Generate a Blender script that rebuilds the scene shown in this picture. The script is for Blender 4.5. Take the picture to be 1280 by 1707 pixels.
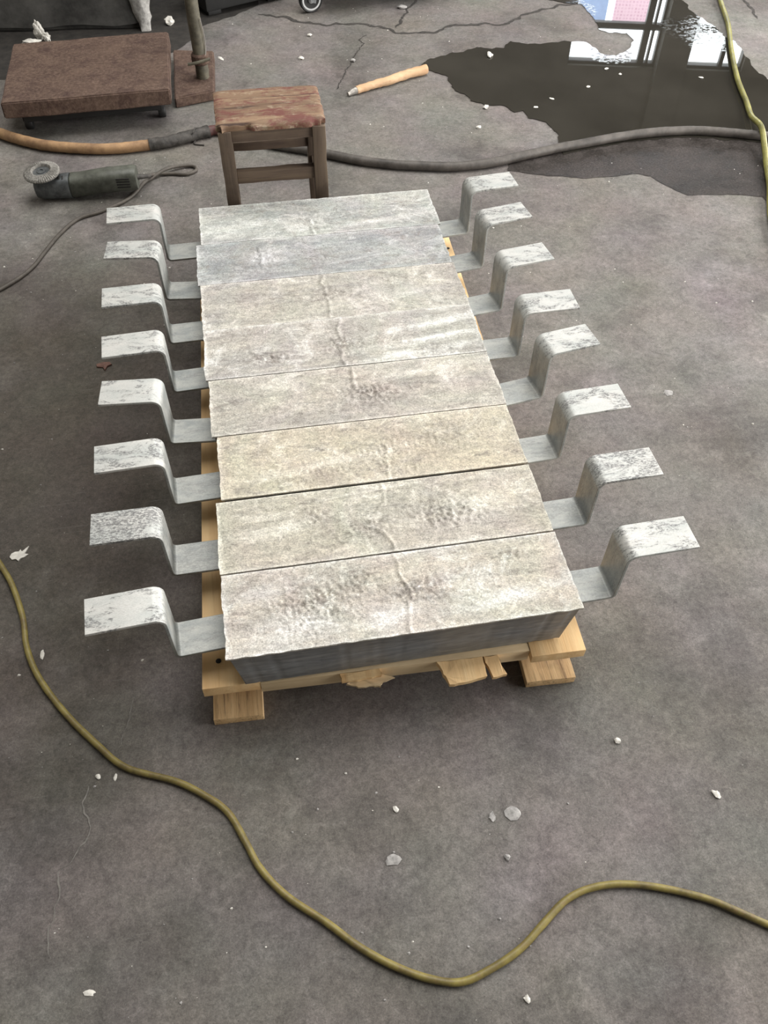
import bpy, bmesh, math, random
from mathutils import Vector, Matrix, noise

# ------------------------------------------------------------------ camera, sky, lights, exposure
scene = bpy.context.scene
for o in list(bpy.data.objects):
    bpy.data.objects.remove(o)
C = scene.collection

cam_data = bpy.data.cameras.new('camera')
cam_data.sensor_fit = 'VERTICAL'
cam_data.sensor_height = 36.0
cam_data.sensor_width = 27.0
cam_data.lens = 1395.0 / 1707.0 * 36.0
cam_data.clip_start = 0.02
cam = bpy.data.objects.new('camera', cam_data)
cam.location = (-0.17097, -2.01712, 1.40732)
cam.rotation_euler = (0.681414, -0.009335, -0.170376)
C.objects.link(cam)
scene.camera = cam

world = bpy.data.worlds.new('overcast_sky')
world.use_nodes = True
bg = world.node_tree.nodes['Background']
bg.inputs[0].default_value = (0.90, 0.97, 1.0, 1)
bg.inputs[1].default_value = 16.0
scene.world = world

YAW = math.radians(-14.0)          # the workshop is turned against the row of blocks
def room(u, v, z=0.0):
    return Vector((u * math.cos(YAW) - v * math.sin(YAW), u * math.sin(YAW) + v * math.cos(YAW), z))

def area_light(name, loc, target, sx, sy, power, color):
    l = bpy.data.lights.new(name, 'AREA')
    l.shape = 'RECTANGLE'; l.size = sx; l.size_y = sy; l.energy = power; l.color = color
    o = bpy.data.objects.new(name, l)
    o.location = loc
    o.rotation_euler = (Vector(target) - Vector(loc)).to_track_quat('-Z', 'Y').to_euler()
    C.objects.link(o)
    return o

# daylight through the gate in the right wall and through the roof light
area_light('gate_daylight', room(3.80, 0.7, 1.32), room(0, 0.7, 1.32), 5.8, 2.5, 400, (1.0, 0.975, 0.945))
area_light('roof_daylight', room(0.7, 1.6, 4.75), room(0.7, 1.6, 0), 3.6, 4.6, 335, (1.0, 0.98, 0.945))

vs = scene.view_settings
vs.view_transform = 'Standard'
vs.look = 'None'
vs.gamma = 1.0
vs.use_curve_mapping = False
vs.exposure = 0.0

# ------------------------------------------------------------------ helpers
random.seed(7)

def link(o, parent=None):
    C.objects.link(o)
    if parent is not None:
        o.parent = parent
        base = parent
        m = Matrix.Identity(4)
        while base is not None:
            m = Matrix.Translation(base.location) @ m
            base = base.parent if base.parent and base.matrix_parent_inverse == Matrix.Identity(4) else None
        o.matrix_parent_inverse = m.inverted()
    return o

def thing(name, label, cat, loc, group=None):
    o = bpy.data.objects.new(name, None)
    o.empty_display_size = 0.05
    o.location = loc
    C.objects.link(o)
    o['label'] = label; o['category'] = cat
    if group: o['group'] = group
    return o

def tag(o, label, cat, group=None, kind=None):
    o['label'] = label
    if cat: o['category'] = cat
    if group: o['group'] = group
    if kind: o['kind'] = kind
    return o

def meshobj(name, verts, faces, mats, parent=None, smooth=False, idx=None, autosmooth=None):
    me = bpy.data.meshes.new(name)
    me.from_pydata([tuple(v) for v in verts], [], faces)
    me.update()
    if not isinstance(mats, (list, tuple)): mats = [mats]
    for m in mats: me.materials.append(m)
    if idx is not None: me.polygons.foreach_set('material_index', idx)
    if smooth: me.polygons.foreach_set('use_smooth', [True] * len(me.polygons))
    if autosmooth is not None:
        me.polygons.foreach_set('use_smooth', [True] * len(me.polygons))
        me.set_sharp_from_angle(angle=math.radians(autosmooth))
    o = bpy.data.objects.new(name, me)
    return link(o, parent)

def fix_normals(o):
    bm = bmesh.new(); bm.from_mesh(o.data)
    bmesh.ops.recalc_face_normals(bm, faces=bm.faces)
    bm.to_mesh(o.data); bm.free(); o.data.update()
    return o

def box(name, c, s, mat, parent=None, rz=0.0, rx=0.0, ry=0.0, bevel=0.0, jitter=0.0, seed=0, cuts=None):
    """a board or block: bevelled, slightly uneven"""
    bm = bmesh.new()
    bmesh.ops.create_cube(bm, size=1.0)
    bmesh.ops.scale(bm, vec=s, verts=bm.verts)
    if cuts:
        for ax, n in cuts:
            ed = [e for e in bm.edges if abs((e.verts[0].co - e.verts[1].co)[ax]) > 0.9 * s[ax]]
            bmesh.ops.subdivide_edges(bm, edges=ed, cuts=n, use_grid_fill=True)
    if bevel:
        bmesh.ops.bevel(bm, geom=[e for e in bm.edges if len(e.link_faces) == 2 and e.calc_face_angle(0) > 0.8], offset=bevel, segments=2, affect='EDGES', profile=0.6)
    if jitter:
        r = random.Random(seed)
        off = Vector((r.uniform(0, 50), r.uniform(0, 50), 0))
        for v in bm.verts:
            v.co += noise.noise_vector(v.co * 18 + off) * jitter
    R = Matrix.Translation(Vector(c)) @ Matrix.Rotation(rz, 4, 'Z') @ Matrix.Rotation(ry, 4, 'Y') @ Matrix.Rotation(rx, 4, 'X')
    bmesh.ops.transform(bm, matrix=R, verts=bm.verts)
    me = bpy.data.meshes.new(name)
    bm.to_mesh(me); bm.free()
    me.materials.append(mat)
    me.polygons.foreach_set('use_smooth', [True] * len(me.polygons))
    me.set_sharp_from_angle(angle=math.radians(35))
    return link(bpy.data.objects.new(name, me), parent)

def catmull(pts, n=8):
    P = [Vector(p) for p in pts]
    P = [P[0] * 2 - P[1]] + P + [P[-1] * 2 - P[-2]]
    out = []
    for i in range(1, len(P) - 2):
        a, b, c, d = P[i - 1], P[i], P[i + 1], P[i + 2]
        for k in range(n):
            t = k / n
            out.append(0.5 * ((2 * b) + (c - a) * t + (2 * a - 5 * b + 4 * c - d) * t * t + (3 * b - a - 3 * c + d) * t ** 3))
    out.append(P[-2].copy())
    return out

def tube(name, pts, r, mat, parent=None, seg=12, n=8, rough=0.0, rfun=None, raw=False):
    path = [Vector(p) for p in pts] if raw else catmull(pts, n)
    verts, faces = [], []
    up = Vector((0, 0, 1))
    N = len(path)
    for i, p in enumerate(path):
        t = (path[min(i + 1, N - 1)] - path[max(i - 1, 0)]).normalized()
        ref = up if abs(t.z) < 0.9 else Vector((1, 0, 0))
        a = t.cross(ref).normalized(); b = a.cross(t).normalized()
        rr = r * (rfun(i / (N - 1)) if rfun else 1.0)
        for k in range(seg):
            an = 2 * math.pi * k / seg
            d = a * math.cos(an) + b * math.sin(an)
            q = p + d * rr
            if rough: q = q + d * (noise.noise(q * 60) * rough)
            verts.append(q)
    for i in range(N - 1):
        for k in range(seg):
            k2 = (k + 1) % seg
            faces.append((i * seg + k, i * seg + k2, (i + 1) * seg + k2, (i + 1) * seg + k))
    faces.append(tuple(range(seg))); faces.append(tuple(reversed(range((N - 1) * seg, N * seg))))
    o = meshobj(name, verts, faces, mat, parent, autosmooth=50)
    return fix_normals(o)

def lathe(name, prof, mat, parent=None, seg=24, mtx=None, mats=None, idxf=None):
    """prof: list of (radius, height)"""
    verts, faces = [], []
    for (r, h) in prof:
        for k in range(seg):
            a = 2 * math.pi * k / seg
            verts.append(Vector((r * math.cos(a), r * math.sin(a), h)))
    n = len(prof)
    for i in range(n - 1):
        for k in range(seg):
            k2 = (k + 1) % seg
            faces.append((i * seg + k, i * seg + k2, (i + 1) * seg + k2, (i + 1) * seg + k))
    faces.append(tuple(reversed(range(seg)))); faces.append(tuple(range((n - 1) * seg, n * seg)))
    if mtx is not None: verts = [mtx @ v for v in verts]
    o = meshobj(name, verts, faces, mat, parent, autosmooth=35)
    return fix_normals(o)

# ------------------------------------------------------------------ materials
class NT:
    def __init__(self, name):
        self.m = bpy.data.materials.new(name); self.m.use_nodes = True
        self.t = self.m.node_tree; self.n = self.t.nodes; self.l = self.t.links
        self.p = self.n['Principled BSDF']
        self.co = self.n.new('ShaderNodeTexCoord').outputs['Object']
    def set(self, **k):
        for a, v in k.items():
            a = a.replace('_', ' ')
            s = self.p.inputs[a]
            if hasattr(v, 'is_output'): self.l.new(v, s)
            else: s.default_value = v
    def map(self, scale=(1, 1, 1), rot=(0, 0, 0), loc=(0, 0, 0), src=None):
        n = self.n.new('ShaderNodeMapping')
        n.inputs['Scale'].default_value = scale; n.inputs['Rotation'].default_value = rot; n.inputs['Location'].default_value = loc
        self.l.new(src or self.co, n.inputs['Vector']); return n.outputs[0]
    def noise(self, scale, detail=4, rough=0.55, vec=None, dist=0.0, out=0):
        n = self.n.new('ShaderNodeTexNoise')
        n.inputs['Scale'].default_value = scale; n.inputs['Detail'].default_value = detail
        n.inputs['Roughness'].default_value = rough; n.inputs['Distortion'].default_value = dist
        self.l.new(vec or self.co, n.inputs['Vector']); return n.outputs[out]
    def voro(self, scale, vec=None, feature='F1', out='Distance'):
        n = self.n.new('ShaderNodeTexVoronoi'); n.feature = feature
        n.inputs['Scale'].default_value = scale
        self.l.new(vec or self.co, n.inputs['Vector']); return n.outputs[out]
    def ramp(self, fac, stops):
        n = self.n.new('ShaderNodeValToRGB')
        e = n.color_ramp.elements
        while len(e) < len(stops): e.new(0.5)
        for i, (p, c) in enumerate(stops):
            e[i].position = p
            e[i].color = (c, c, c, 1) if isinstance(c, (int, float)) else (*c, 1)
        self.l.new(fac, n.inputs[0]); return n.outputs[0]
    def mix(self, fac, a, b, mode='MIX'):
        n = self.n.new('ShaderNodeMix'); n.data_type = 'RGBA'; n.blend_type = mode
        for s, v in ((n.inputs[0], fac), (n.inputs[6], a), (n.inputs[7], b)):
            if hasattr(v, 'is_output'): self.l.new(v, s)
            elif isinstance(v, (int, float)): s.default_value = v if s.type == 'VALUE' else (v, v, v, 1)
            else: s.default_value = (*v, 1)
        return n.outputs[2]
    def math(self, op, a, b=0.0, clamp=False):
        n = self.n.new('ShaderNodeMath'); n.operation = op; n.use_clamp = clamp
        for s, v in ((n.inputs[0], a), (n.inputs[1], b)):
            if hasattr(v, 'is_output'): self.l.new(v, s)
            else: s.default_value = v
        return n.outputs[0]
    def bump(self, h, strength=0.3, dist=0.002, normal=None):
        n = self.n.new('ShaderNodeBump')
        n.inputs['Distance'].default_value = dist
        if hasattr(strength, 'is_output'): self.l.new(strength, n.inputs['Strength'])
        else: n.inputs['Strength'].default_value = strength
        self.l.new(h, n.inputs['Height'])
        if normal: self.l.new(normal, n.inputs['Normal'])
        self.l.new(n.outputs[0], self.p.inputs['Normal']); return n.outputs[0]
    def rand(self):
        return self.n.new('ShaderNodeObjectInfo').outputs['Random']
    def rand_vec(self, scale=(1, 1, 1)):
        """object coordinates shifted by a random amount for each object"""
        r = self.rand()
        n = self.n.new('ShaderNodeVectorMath'); n.operation = 'ADD'
        c = self.n.new('ShaderNodeCombineXYZ')
        k = self.math('MULTIPLY', r, 37.0)
        for i in range(3): self.l.new(k, c.inputs[i])
        self.l.new(self.map(scale), n.inputs[0]); self.l.new(c.outputs[0], n.inputs[1])
        return n.outputs[0]

def concrete_floor():
    t = NT('worn_concrete')
    big = t.noise(1.1, 4, 0.6)
    mid = t.noise(7.0, 6, 0.65, dist=0.4)
    fine = t.noise(300.0, 6, 0.78)
    grain = t.noise(900.0, 2, 0.6)
    c = t.mix(t.ramp(big, [(0.36, 0.0), (0.62, 1.0)]), (0.120, 0.107, 0.096), (0.192, 0.178, 0.169))
    c = t.mix(t.ramp(mid, [(0.38, 0.0), (0.62, 1.0)]), c, (0.150, 0.138, 0.128))
    # damp, oily darker blotches and paler dusty ones
    blot = t.ramp(t.noise(3.3, 5, 0.62, vec=t.map(loc=(4.1, 2.7, 0))), [(0.50, 0.0), (0.66, 0.7)])
    c = t.mix(blot, c, (0.072, 0.066, 0.060))
    dust = t.ramp(t.noise(9.0, 7, 0.72, vec=t.map(loc=(1.1, 7.7, 0))), [(0.55, 0.0), (0.78, 0.5)])
    c = t.mix(dust, c, (0.215, 0.207, 0.198))
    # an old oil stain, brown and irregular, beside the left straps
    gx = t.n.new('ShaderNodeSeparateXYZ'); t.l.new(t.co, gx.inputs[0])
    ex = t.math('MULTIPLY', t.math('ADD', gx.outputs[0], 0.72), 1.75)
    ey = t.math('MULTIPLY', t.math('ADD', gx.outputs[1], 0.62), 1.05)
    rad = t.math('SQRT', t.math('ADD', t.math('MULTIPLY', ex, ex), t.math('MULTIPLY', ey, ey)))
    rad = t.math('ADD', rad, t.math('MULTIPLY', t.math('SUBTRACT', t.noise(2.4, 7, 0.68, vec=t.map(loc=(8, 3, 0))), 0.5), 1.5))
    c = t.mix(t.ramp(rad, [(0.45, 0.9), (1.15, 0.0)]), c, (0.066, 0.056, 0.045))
    mo = t.noise(24.0, 9, 0.72, vec=t.map(loc=(5, 5, 0)), dist=0.6)
    c = t.mix(0.8, c, t.ramp(mo, [(0.3, 0.70), (0.5, 1.0), (0.7, 1.32)]), 'MULTIPLY')
    m2 = t.noise(90.0, 8, 0.8, vec=t.map(loc=(2, 8, 0)), dist=0.4)
    c = t.mix(0.9, c, t.ramp(m2, [(0.32, 0.60), (0.5, 1.0), (0.68, 1.42)]), 'MULTIPLY')
    pale_ = t.ramp(t.noise(240.0, 3, 0.6, vec=t.map(loc=(1, 3, 0))), [(0.69, 0.0), (0.74, 0.55)])
    c = t.mix(pale_, c, (0.34, 0.33, 0.315))
    pit = t.ramp(t.noise(130.0, 3, 0.6, vec=t.map(loc=(6, 2, 0))), [(0.69, 0.0), (0.75, 0.7)])
    c = t.mix(pit, c, (0.05, 0.046, 0.042))
    tn = t.noise(4.5, 3, 0.5, out=1)
    c = t.mix(0.10, c, tn, 'OVERLAY')
    g = t.ramp(fine, [(0.25, 0.45), (0.5, 1.0), (0.78, 1.7)])
    c = t.mix(0.75, c, g, 'MULTIPLY')
    g2 = t.ramp(grain, [(0.3, 0.7), (0.7, 1.3)])
    c = t.mix(0.5, c, g2, 'MULTIPLY')
    # scratches
    sc = t.ramp(t.noise(7.0, 6, 0.72, vec=t.map((1.0, 30.0, 1.0), rot=(0, 0, 0.6))), [(0.62, 0.0), (0.70, 0.4)])
    c = t.mix(sc, c, (0.24, 0.23, 0.22))
    t.set(Base_Color=c, Roughness=t.ramp(mid, [(0.3, 0.62), (0.7, 0.85)]), Specular_IOR_Level=0.35)
    t.bump(t.math('ADD', t.math('MULTIPLY', fine, 0.5), t.math('MULTIPLY', mid, 1.0)), 0.45, 0.005)
    return t.m

def block_top(name, warm, cool, pale, off):
    t = NT(name)
    st = t.noise(9.0, 8, 0.70, vec=t.map((0.5, 2.6, 1), rot=(0, 0, 0.06), loc=(off, off * 1.7, 0)), dist=1.1)
    cl = t.noise(13.0, 9, 0.74, vec=t.map(loc=(off * 3, 1.3, 0)), dist=0.8)
    fi = t.noise(330.0, 4, 0.75)
    md = t.noise(75.0, 6, 0.75, vec=t.map((1, 1.6, 1), loc=(off, 0, 0)), dist=0.5)
    c = t.mix(t.ramp(st, [(0.36, 0.0), (0.62, 1.0)]), cool, warm)
    # pits full of dross
    c = t.mix(t.ramp(t.noise(20.0, 8, 0.76, vec=t.map((1, 1.7, 1), loc=(off, 9, 0)), dist=1.4), [(0.52, 0.0), (0.66, 0.8)]), c, (0.25, 0.225, 0.20))
    # white oxide bloom, in streaks
    c = t.mix(t.ramp(cl, [(0.52, 0.0), (0.68, 0.9)]), c, pale)
    ox = t.noise(6.0, 9, 0.75, vec=t.map((0.45, 2.0, 1), rot=(0, 0, -0.10), loc=(off * 2, off, 0)), dist=1.6)
    c = t.mix(t.ramp(ox, [(0.56, 0.0), (0.70, 0.8)]), c, pale)
    at = t.n.new('ShaderNodeAttribute'); at.attribute_name = 'dross'
    dn = t.noise(85.0, 6, 0.7, dist=0.8)
    dm = t.math('MULTIPLY', at.outputs['Fac'], t.ramp(dn, [(0.38, 0.0), (0.56, 1.0)]))
    c = t.mix(t.math('MULTIPLY', at.outputs['Fac'], t.ramp(t.noise(60.0, 5, 0.7, vec=t.map(loc=(4, 4, 4))), [(0.5, 0.0), (0.62, 0.8)])), c, pale)
    c = t.mix(t.math('MULTIPLY', dm, 0.8, True), c, (0.20, 0.175, 0.155))
    ab = t.n.new('ShaderNodeAttribute'); ab.attribute_name = 'bloom'
    c = t.mix(t.math('MULTIPLY', ab.outputs['Fac'], t.ramp(t.noise(26.0, 6, 0.7, vec=t.map((0.5, 1.6, 1))), [(0.36, 0.15), (0.6, 1.0)]), True), c, tuple(min(0.88, v * 1.12) for v in pale))
    tint = t.noise(6.0, 4, 0.6, vec=t.map(loc=(off, 3, 2)), dist=1.0, out=1)
    c = t.mix(0.08, c, tint, 'OVERLAY')
    c = t.mix(0.75, c, t.ramp(md, [(0.30, 0.55), (0.5, 1.0), (0.70, 1.38)]), 'MULTIPLY')
    c = t.mix(0.85, c, t.ramp(fi, [(0.28, 0.45), (0.5, 1.0), (0.75, 1.50)]), 'MULTIPLY')
    t.set(Base_Color=c, Roughness=t.ramp(cl, [(0.3, 0.5), (0.7, 0.75)]), Metallic=0.12)
    t.bump(t.math('ADD', t.math('ADD', t.math('MULTIPLY', fi, 0.25), t.math('MULTIPLY', md, 0.5)), cl), 0.7, 0.004)
    return t.m

def block_side():
    t = NT('smooth_cast_side')
    n = t.noise(20.0, 6, 0.65, vec=t.map((1, 4, 6)), dist=0.5)
    c = t.mix(t.ramp(n, [(0.35, 0.0), (0.7, 1.0)]), (0.17, 0.178, 0.186), (0.31, 0.32, 0.328))
    c = t.mix(t.ramp(t.noise(28, 6, 0.75, vec=t.map((1, 1, 5), rot=(0, 0.12, 0))), [(0.62, 0.0), (0.72, 0.7)]), c, (0.50, 0.50, 0.48))
    t.set(Base_Color=c, Roughness=0.5, Metallic=0.15)
    t.bump(n, 0.25, 0.002)
    return t.m

def galvanized():
    t = NT('galvanized_steel')
    v = t.rand_vec((1.0, 2.4, 1.0))
    n = t.noise(20, 8, 0.78, vec=v, dist=0.7)
    oi = t.n.new('ShaderNodeObjectInfo'); se = t.n.new('ShaderNodeSeparateColor'); t.l.new(oi.outputs['Color'], se.inputs[0])
    r = se.outputs[0]      # how worn this strap is
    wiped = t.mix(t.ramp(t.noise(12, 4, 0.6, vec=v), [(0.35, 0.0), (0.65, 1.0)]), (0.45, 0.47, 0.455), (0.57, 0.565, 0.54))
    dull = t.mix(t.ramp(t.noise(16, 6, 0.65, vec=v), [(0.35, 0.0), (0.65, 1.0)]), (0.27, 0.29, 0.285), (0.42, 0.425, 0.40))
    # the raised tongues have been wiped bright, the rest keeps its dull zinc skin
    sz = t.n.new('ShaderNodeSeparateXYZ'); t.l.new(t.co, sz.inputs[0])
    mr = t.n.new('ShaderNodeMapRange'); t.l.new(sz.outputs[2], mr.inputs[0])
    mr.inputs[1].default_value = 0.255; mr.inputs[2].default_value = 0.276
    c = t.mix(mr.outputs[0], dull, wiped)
    thr = t.math('ADD', n, t.math('MULTIPLY', t.math('SUBTRACT', r, 0.5), 0.24))
    wear = t.ramp(thr, [(0.53, 0.0), (0.60, 0.9)])
    speck = t.ramp(t.noise(190, 5, 0.75, vec=v), [(0.42, 0.0), (0.54, 1.0)])
    k = t.math('MULTIPLY', t.math('MULTIPLY', wear, speck), t.math('ADD', t.math('MULTIPLY', mr.outputs[0], 0.6), 0.4))
    c = t.mix(k, c, (0.12, 0.12, 0.122))
    c = t.mix(0.6, c, t.ramp(t.noise(320, 3, 0.7, vec=v), [(0.3, 0.75), (0.7, 1.18)]), 'MULTIPLY')
    t.set(Base_Color=c, Roughness=0.48, Metallic=0.25)
    t.bump(t.noise(220, 4, 0.6, vec=v), 0.2, 0.001)
    return t.m

def wood(name, a, b, dark, axis=1, sc=1.0, wear=0.5, rough=0.75):
    """grain runs along the given axis"""
    t = NT(name)
    s = [34 * sc] * 3; s[axis] = 1.6 * sc
    v = t.rand_vec(tuple(s))
    n = t.noise(1.0, 6, 0.6, vec=v, dist=0.6)
    f = t.noise(4.0, 5, 0.7, vec=v)
    c = t.mix(t.ramp(n, [(0.3, 0.0), (0.7, 1.0)]), a, b)
    c = t.mix(t.ramp(f, [(0.52, 0.0), (0.72, wear)]), c, dark)
    k = t.noise(5.0, 5, 0.65, vec=t.rand_vec())
    c = t.mix(t.ramp(k, [(0.50, 0.0), (0.72, wear)]), c, dark)
    t.set(Base_Color=c, Roughness=rough)
    t.bump(t.math('ADD', n, t.math('MULTIPLY', f, 0.5)), 0.35, 0.003)
    return t.m

def stool_seat_mat():
    t = NT('old_seat_wood')
    v = t.map((3.0, 36, 30))
    n = t.noise(1.0, 7, 0.65, vec=v, dist=0.7)
    c = t.mix(t.ramp(n, [(0.32, 0.0), (0.68, 1.0)]), (0.12, 0.068, 0.040), (0.27, 0.175, 0.105))
    red = t.ramp(t.noise(13, 9, 0.80, vec=t.map((1, 2.2, 1), loc=(2, 4, 0))), [(0.48, 0.0), (0.56, 0.9)])
    c = t.mix(red, c, (0.13, 0.034, 0.027))
    pal = t.ramp(t.noise(26, 7, 0.78, vec=t.map((1, 2.4, 1), loc=(7, 1, 0))), [(0.55, 0.0), (0.66, 0.8)])
    c = t.mix(pal, c, (0.36, 0.29, 0.205))
    crk = t.ramp(t.noise(2.0, 5, 0.6, vec=t.map((2.0, 44, 30), loc=(0, 3, 0))), [(0.62, 0.0), (0.68, 0.9)])
    c = t.mix(crk, c, (0.05, 0.025, 0.018))
    t.set(Base_Color=c, Roughness=0.7)
    t.bump(t.math('SUBTRACT', n, crk), 0.5, 0.004)
    return t.m

def rust():
    t = NT('rusty_iron')
    n = t.noise(9, 8, 0.72, dist=0.4); f = t.noise(85, 6, 0.75)
    c = t.mix(t.ramp(n, [(0.32, 0.0), (0.68, 1.0)]), (0.040, 0.019, 0.013), (0.100, 0.062, 0.043))
    c = t.mix(t.ramp(f, [(0.42, 0.0), (0.66, 0.75)]), c, (0.165, 0.108, 0.08))
    c = t.mix(t.ramp(t.noise(17, 6, 0.7, vec=t.map(loc=(3, 3, 3))), [(0.50, 0.0), (0.66, 0.85)]), c, (0.042, 0.019, 0.015))
    t.set(Base_Color=c, Roughness=0.85)
    t.bump(t.math('ADD', f, n), 0.5, 0.004)
    return t.m

def plain(name, col, rough=0.6, metallic=0.0, var=0.25, scale=30.0, bump=0.15, dark=None):
    t = NT(name)
    n = t.noise(scale, 6, 0.7)
    d = dark or tuple(x * (1 - var * 1.6) for x in col)
    l = tuple(min(1, x * (1 + var)) for x in col)
    c = t.mix(t.ramp(n, [(0.3, 0.0), (0.7, 1.0)]), d, l)
    t.set(Base_Color=c, Roughness=rough, Metallic=metallic)
    t.bump(n, bump, 0.002)
    return t.m

def yellow_cable_mat():
    t = NT('dirty_yellow_sheath')
    n = t.noise(24, 6, 0.7); f = t.noise(150, 4, 0.7)
    c = t.mix(t.ramp(n, [(0.32, 0.0), (0.66, 1.0)]), (0.095, 0.072, 0.026), (0.26, 0.215, 0.058))
    c = t.mix(t.ramp(f, [(0.5, 0.0), (0.75, 0.6)]), c, (0.20, 0.12, 0.06))
    t.set(Base_Color=c, Roughness=0.5)
    t.bump(f, 0.2, 0.001)
    return t.m

def water_mat():
    t = NT('standing_water')
    n = t.noise(2.5, 5, 0.6)
    c = t.mix(t.ramp(n, [(0.35, 0.0), (0.7, 1.0)]), (0.022, 0.020, 0.016), (0.036, 0.033, 0.027))
    t.set(Base_Color=c, Roughness=0.015, IOR=1.36, Specular_IOR_Level=0.5)
    # grains of the floor reach through the thin water at the right-hand rim
    def spot(x, y, r):
        d = t.n.new('ShaderNodeVectorMath'); d.operation = 'DISTANCE'
        t.l.new(t.co, d.inputs[0]); d.inputs[1].default_value = (x, y, 0.001)
        m = t.n.new('ShaderNodeMapRange'); t.l.new(d.outputs['Value'], m.inputs[0])
        m.inputs[1].default_value = r; m.inputs[2].default_value = r * 0.35; m.inputs[3].default_value = 0; m.inputs[4].default_value = 1
        return m.outputs[0]
    mask = t.math('MAXIMUM', spot(1.77, 1.38, 0.20), t.math('MAXIMUM', spot(1.30, 1.68, 0.11), spot(1.30, 1.24, 0.10)))
    g = t.noise(260, 3, 0.6)
    gate = t.ramp(t.noise(60, 4, 0.6), [(0.48, 0.0), (0.58, 1.0)])
    t.bump(g, t.math('MULTIPLY', mask, t.math('MULTIPLY', gate, 0.30)), 0.002)
    return t.m

def wet_mat():
    t = NT('wet_concrete')
    n = t.noise(9, 7, 0.7); f = t.noise(170, 4, 0.7)
    c = t.mix(t.ramp(n, [(0.35, 0.0), (0.68, 1.0)]), (0.022, 0.019, 0.017), (0.058, 0.050, 0.047))
    c = t.mix(0.9, c, t.ramp(f, [(0.3, 0.5), (0.7, 1.6)]), 'MULTIPLY')
    c = t.mix(t.ramp(t.noise(110, 4, 0.7, vec=t.map((1, 2.5, 1))), [(0.62, 0.0), (0.70, 0.6)]), c, (0.20, 0.185, 0.175))
    t.set(Base_Color=c, Roughness=t.ramp(n, [(0.4, 0.38), (0.65, 0.6)]), Specular_IOR_Level=0.14)
    t.bump(f, 0.35, 0.003)
    return t.m

def wall_mat(name, a, b):
    t = NT(name)
    n = t.noise(2.0, 6, 0.65)
    t.set(Base_Color=t.mix(n, a, b), Roughness=0.85)
    t.bump(t.noise(40, 5, 0.6), 0.2, 0.004)
    return t.m

def pink_board_mat():
    t = NT('pink_printed_board')
    gx = t.n.new('ShaderNodeSeparateXYZ'); t.l.new(t.map((1, 1, 1), rot=(0, 0, -YAW)), gx.inputs[0])
    u = t.math('FRACT', t.math('MULTIPLY', gx.outputs[0], 22.0)); w = t.math('FRACT', t.math('MULTIPLY', gx.outputs[2], 24.0))
    du = t.math('LESS_THAN', t.math('ABSOLUTE', t.math('SUBTRACT', u, 0.5)), 0.30)
    dw = t.math('LESS_THAN', t.math('ABSOLUTE', t.math('SUBTRACT', w, 0.5)), 0.26)
    k = t.math('MULTIPLY', t.math('MULTIPLY', du, dw), t.ramp(t.noise(30, 2, 0.5), [(0.4, 0.2), (0.6, 0.8)]))
    t.set(Base_Color=t.mix(k, (0.62, 0.42, 0.48), (0.45, 0.24, 0.31)), Roughness=0.7)
    return t.m

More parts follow.
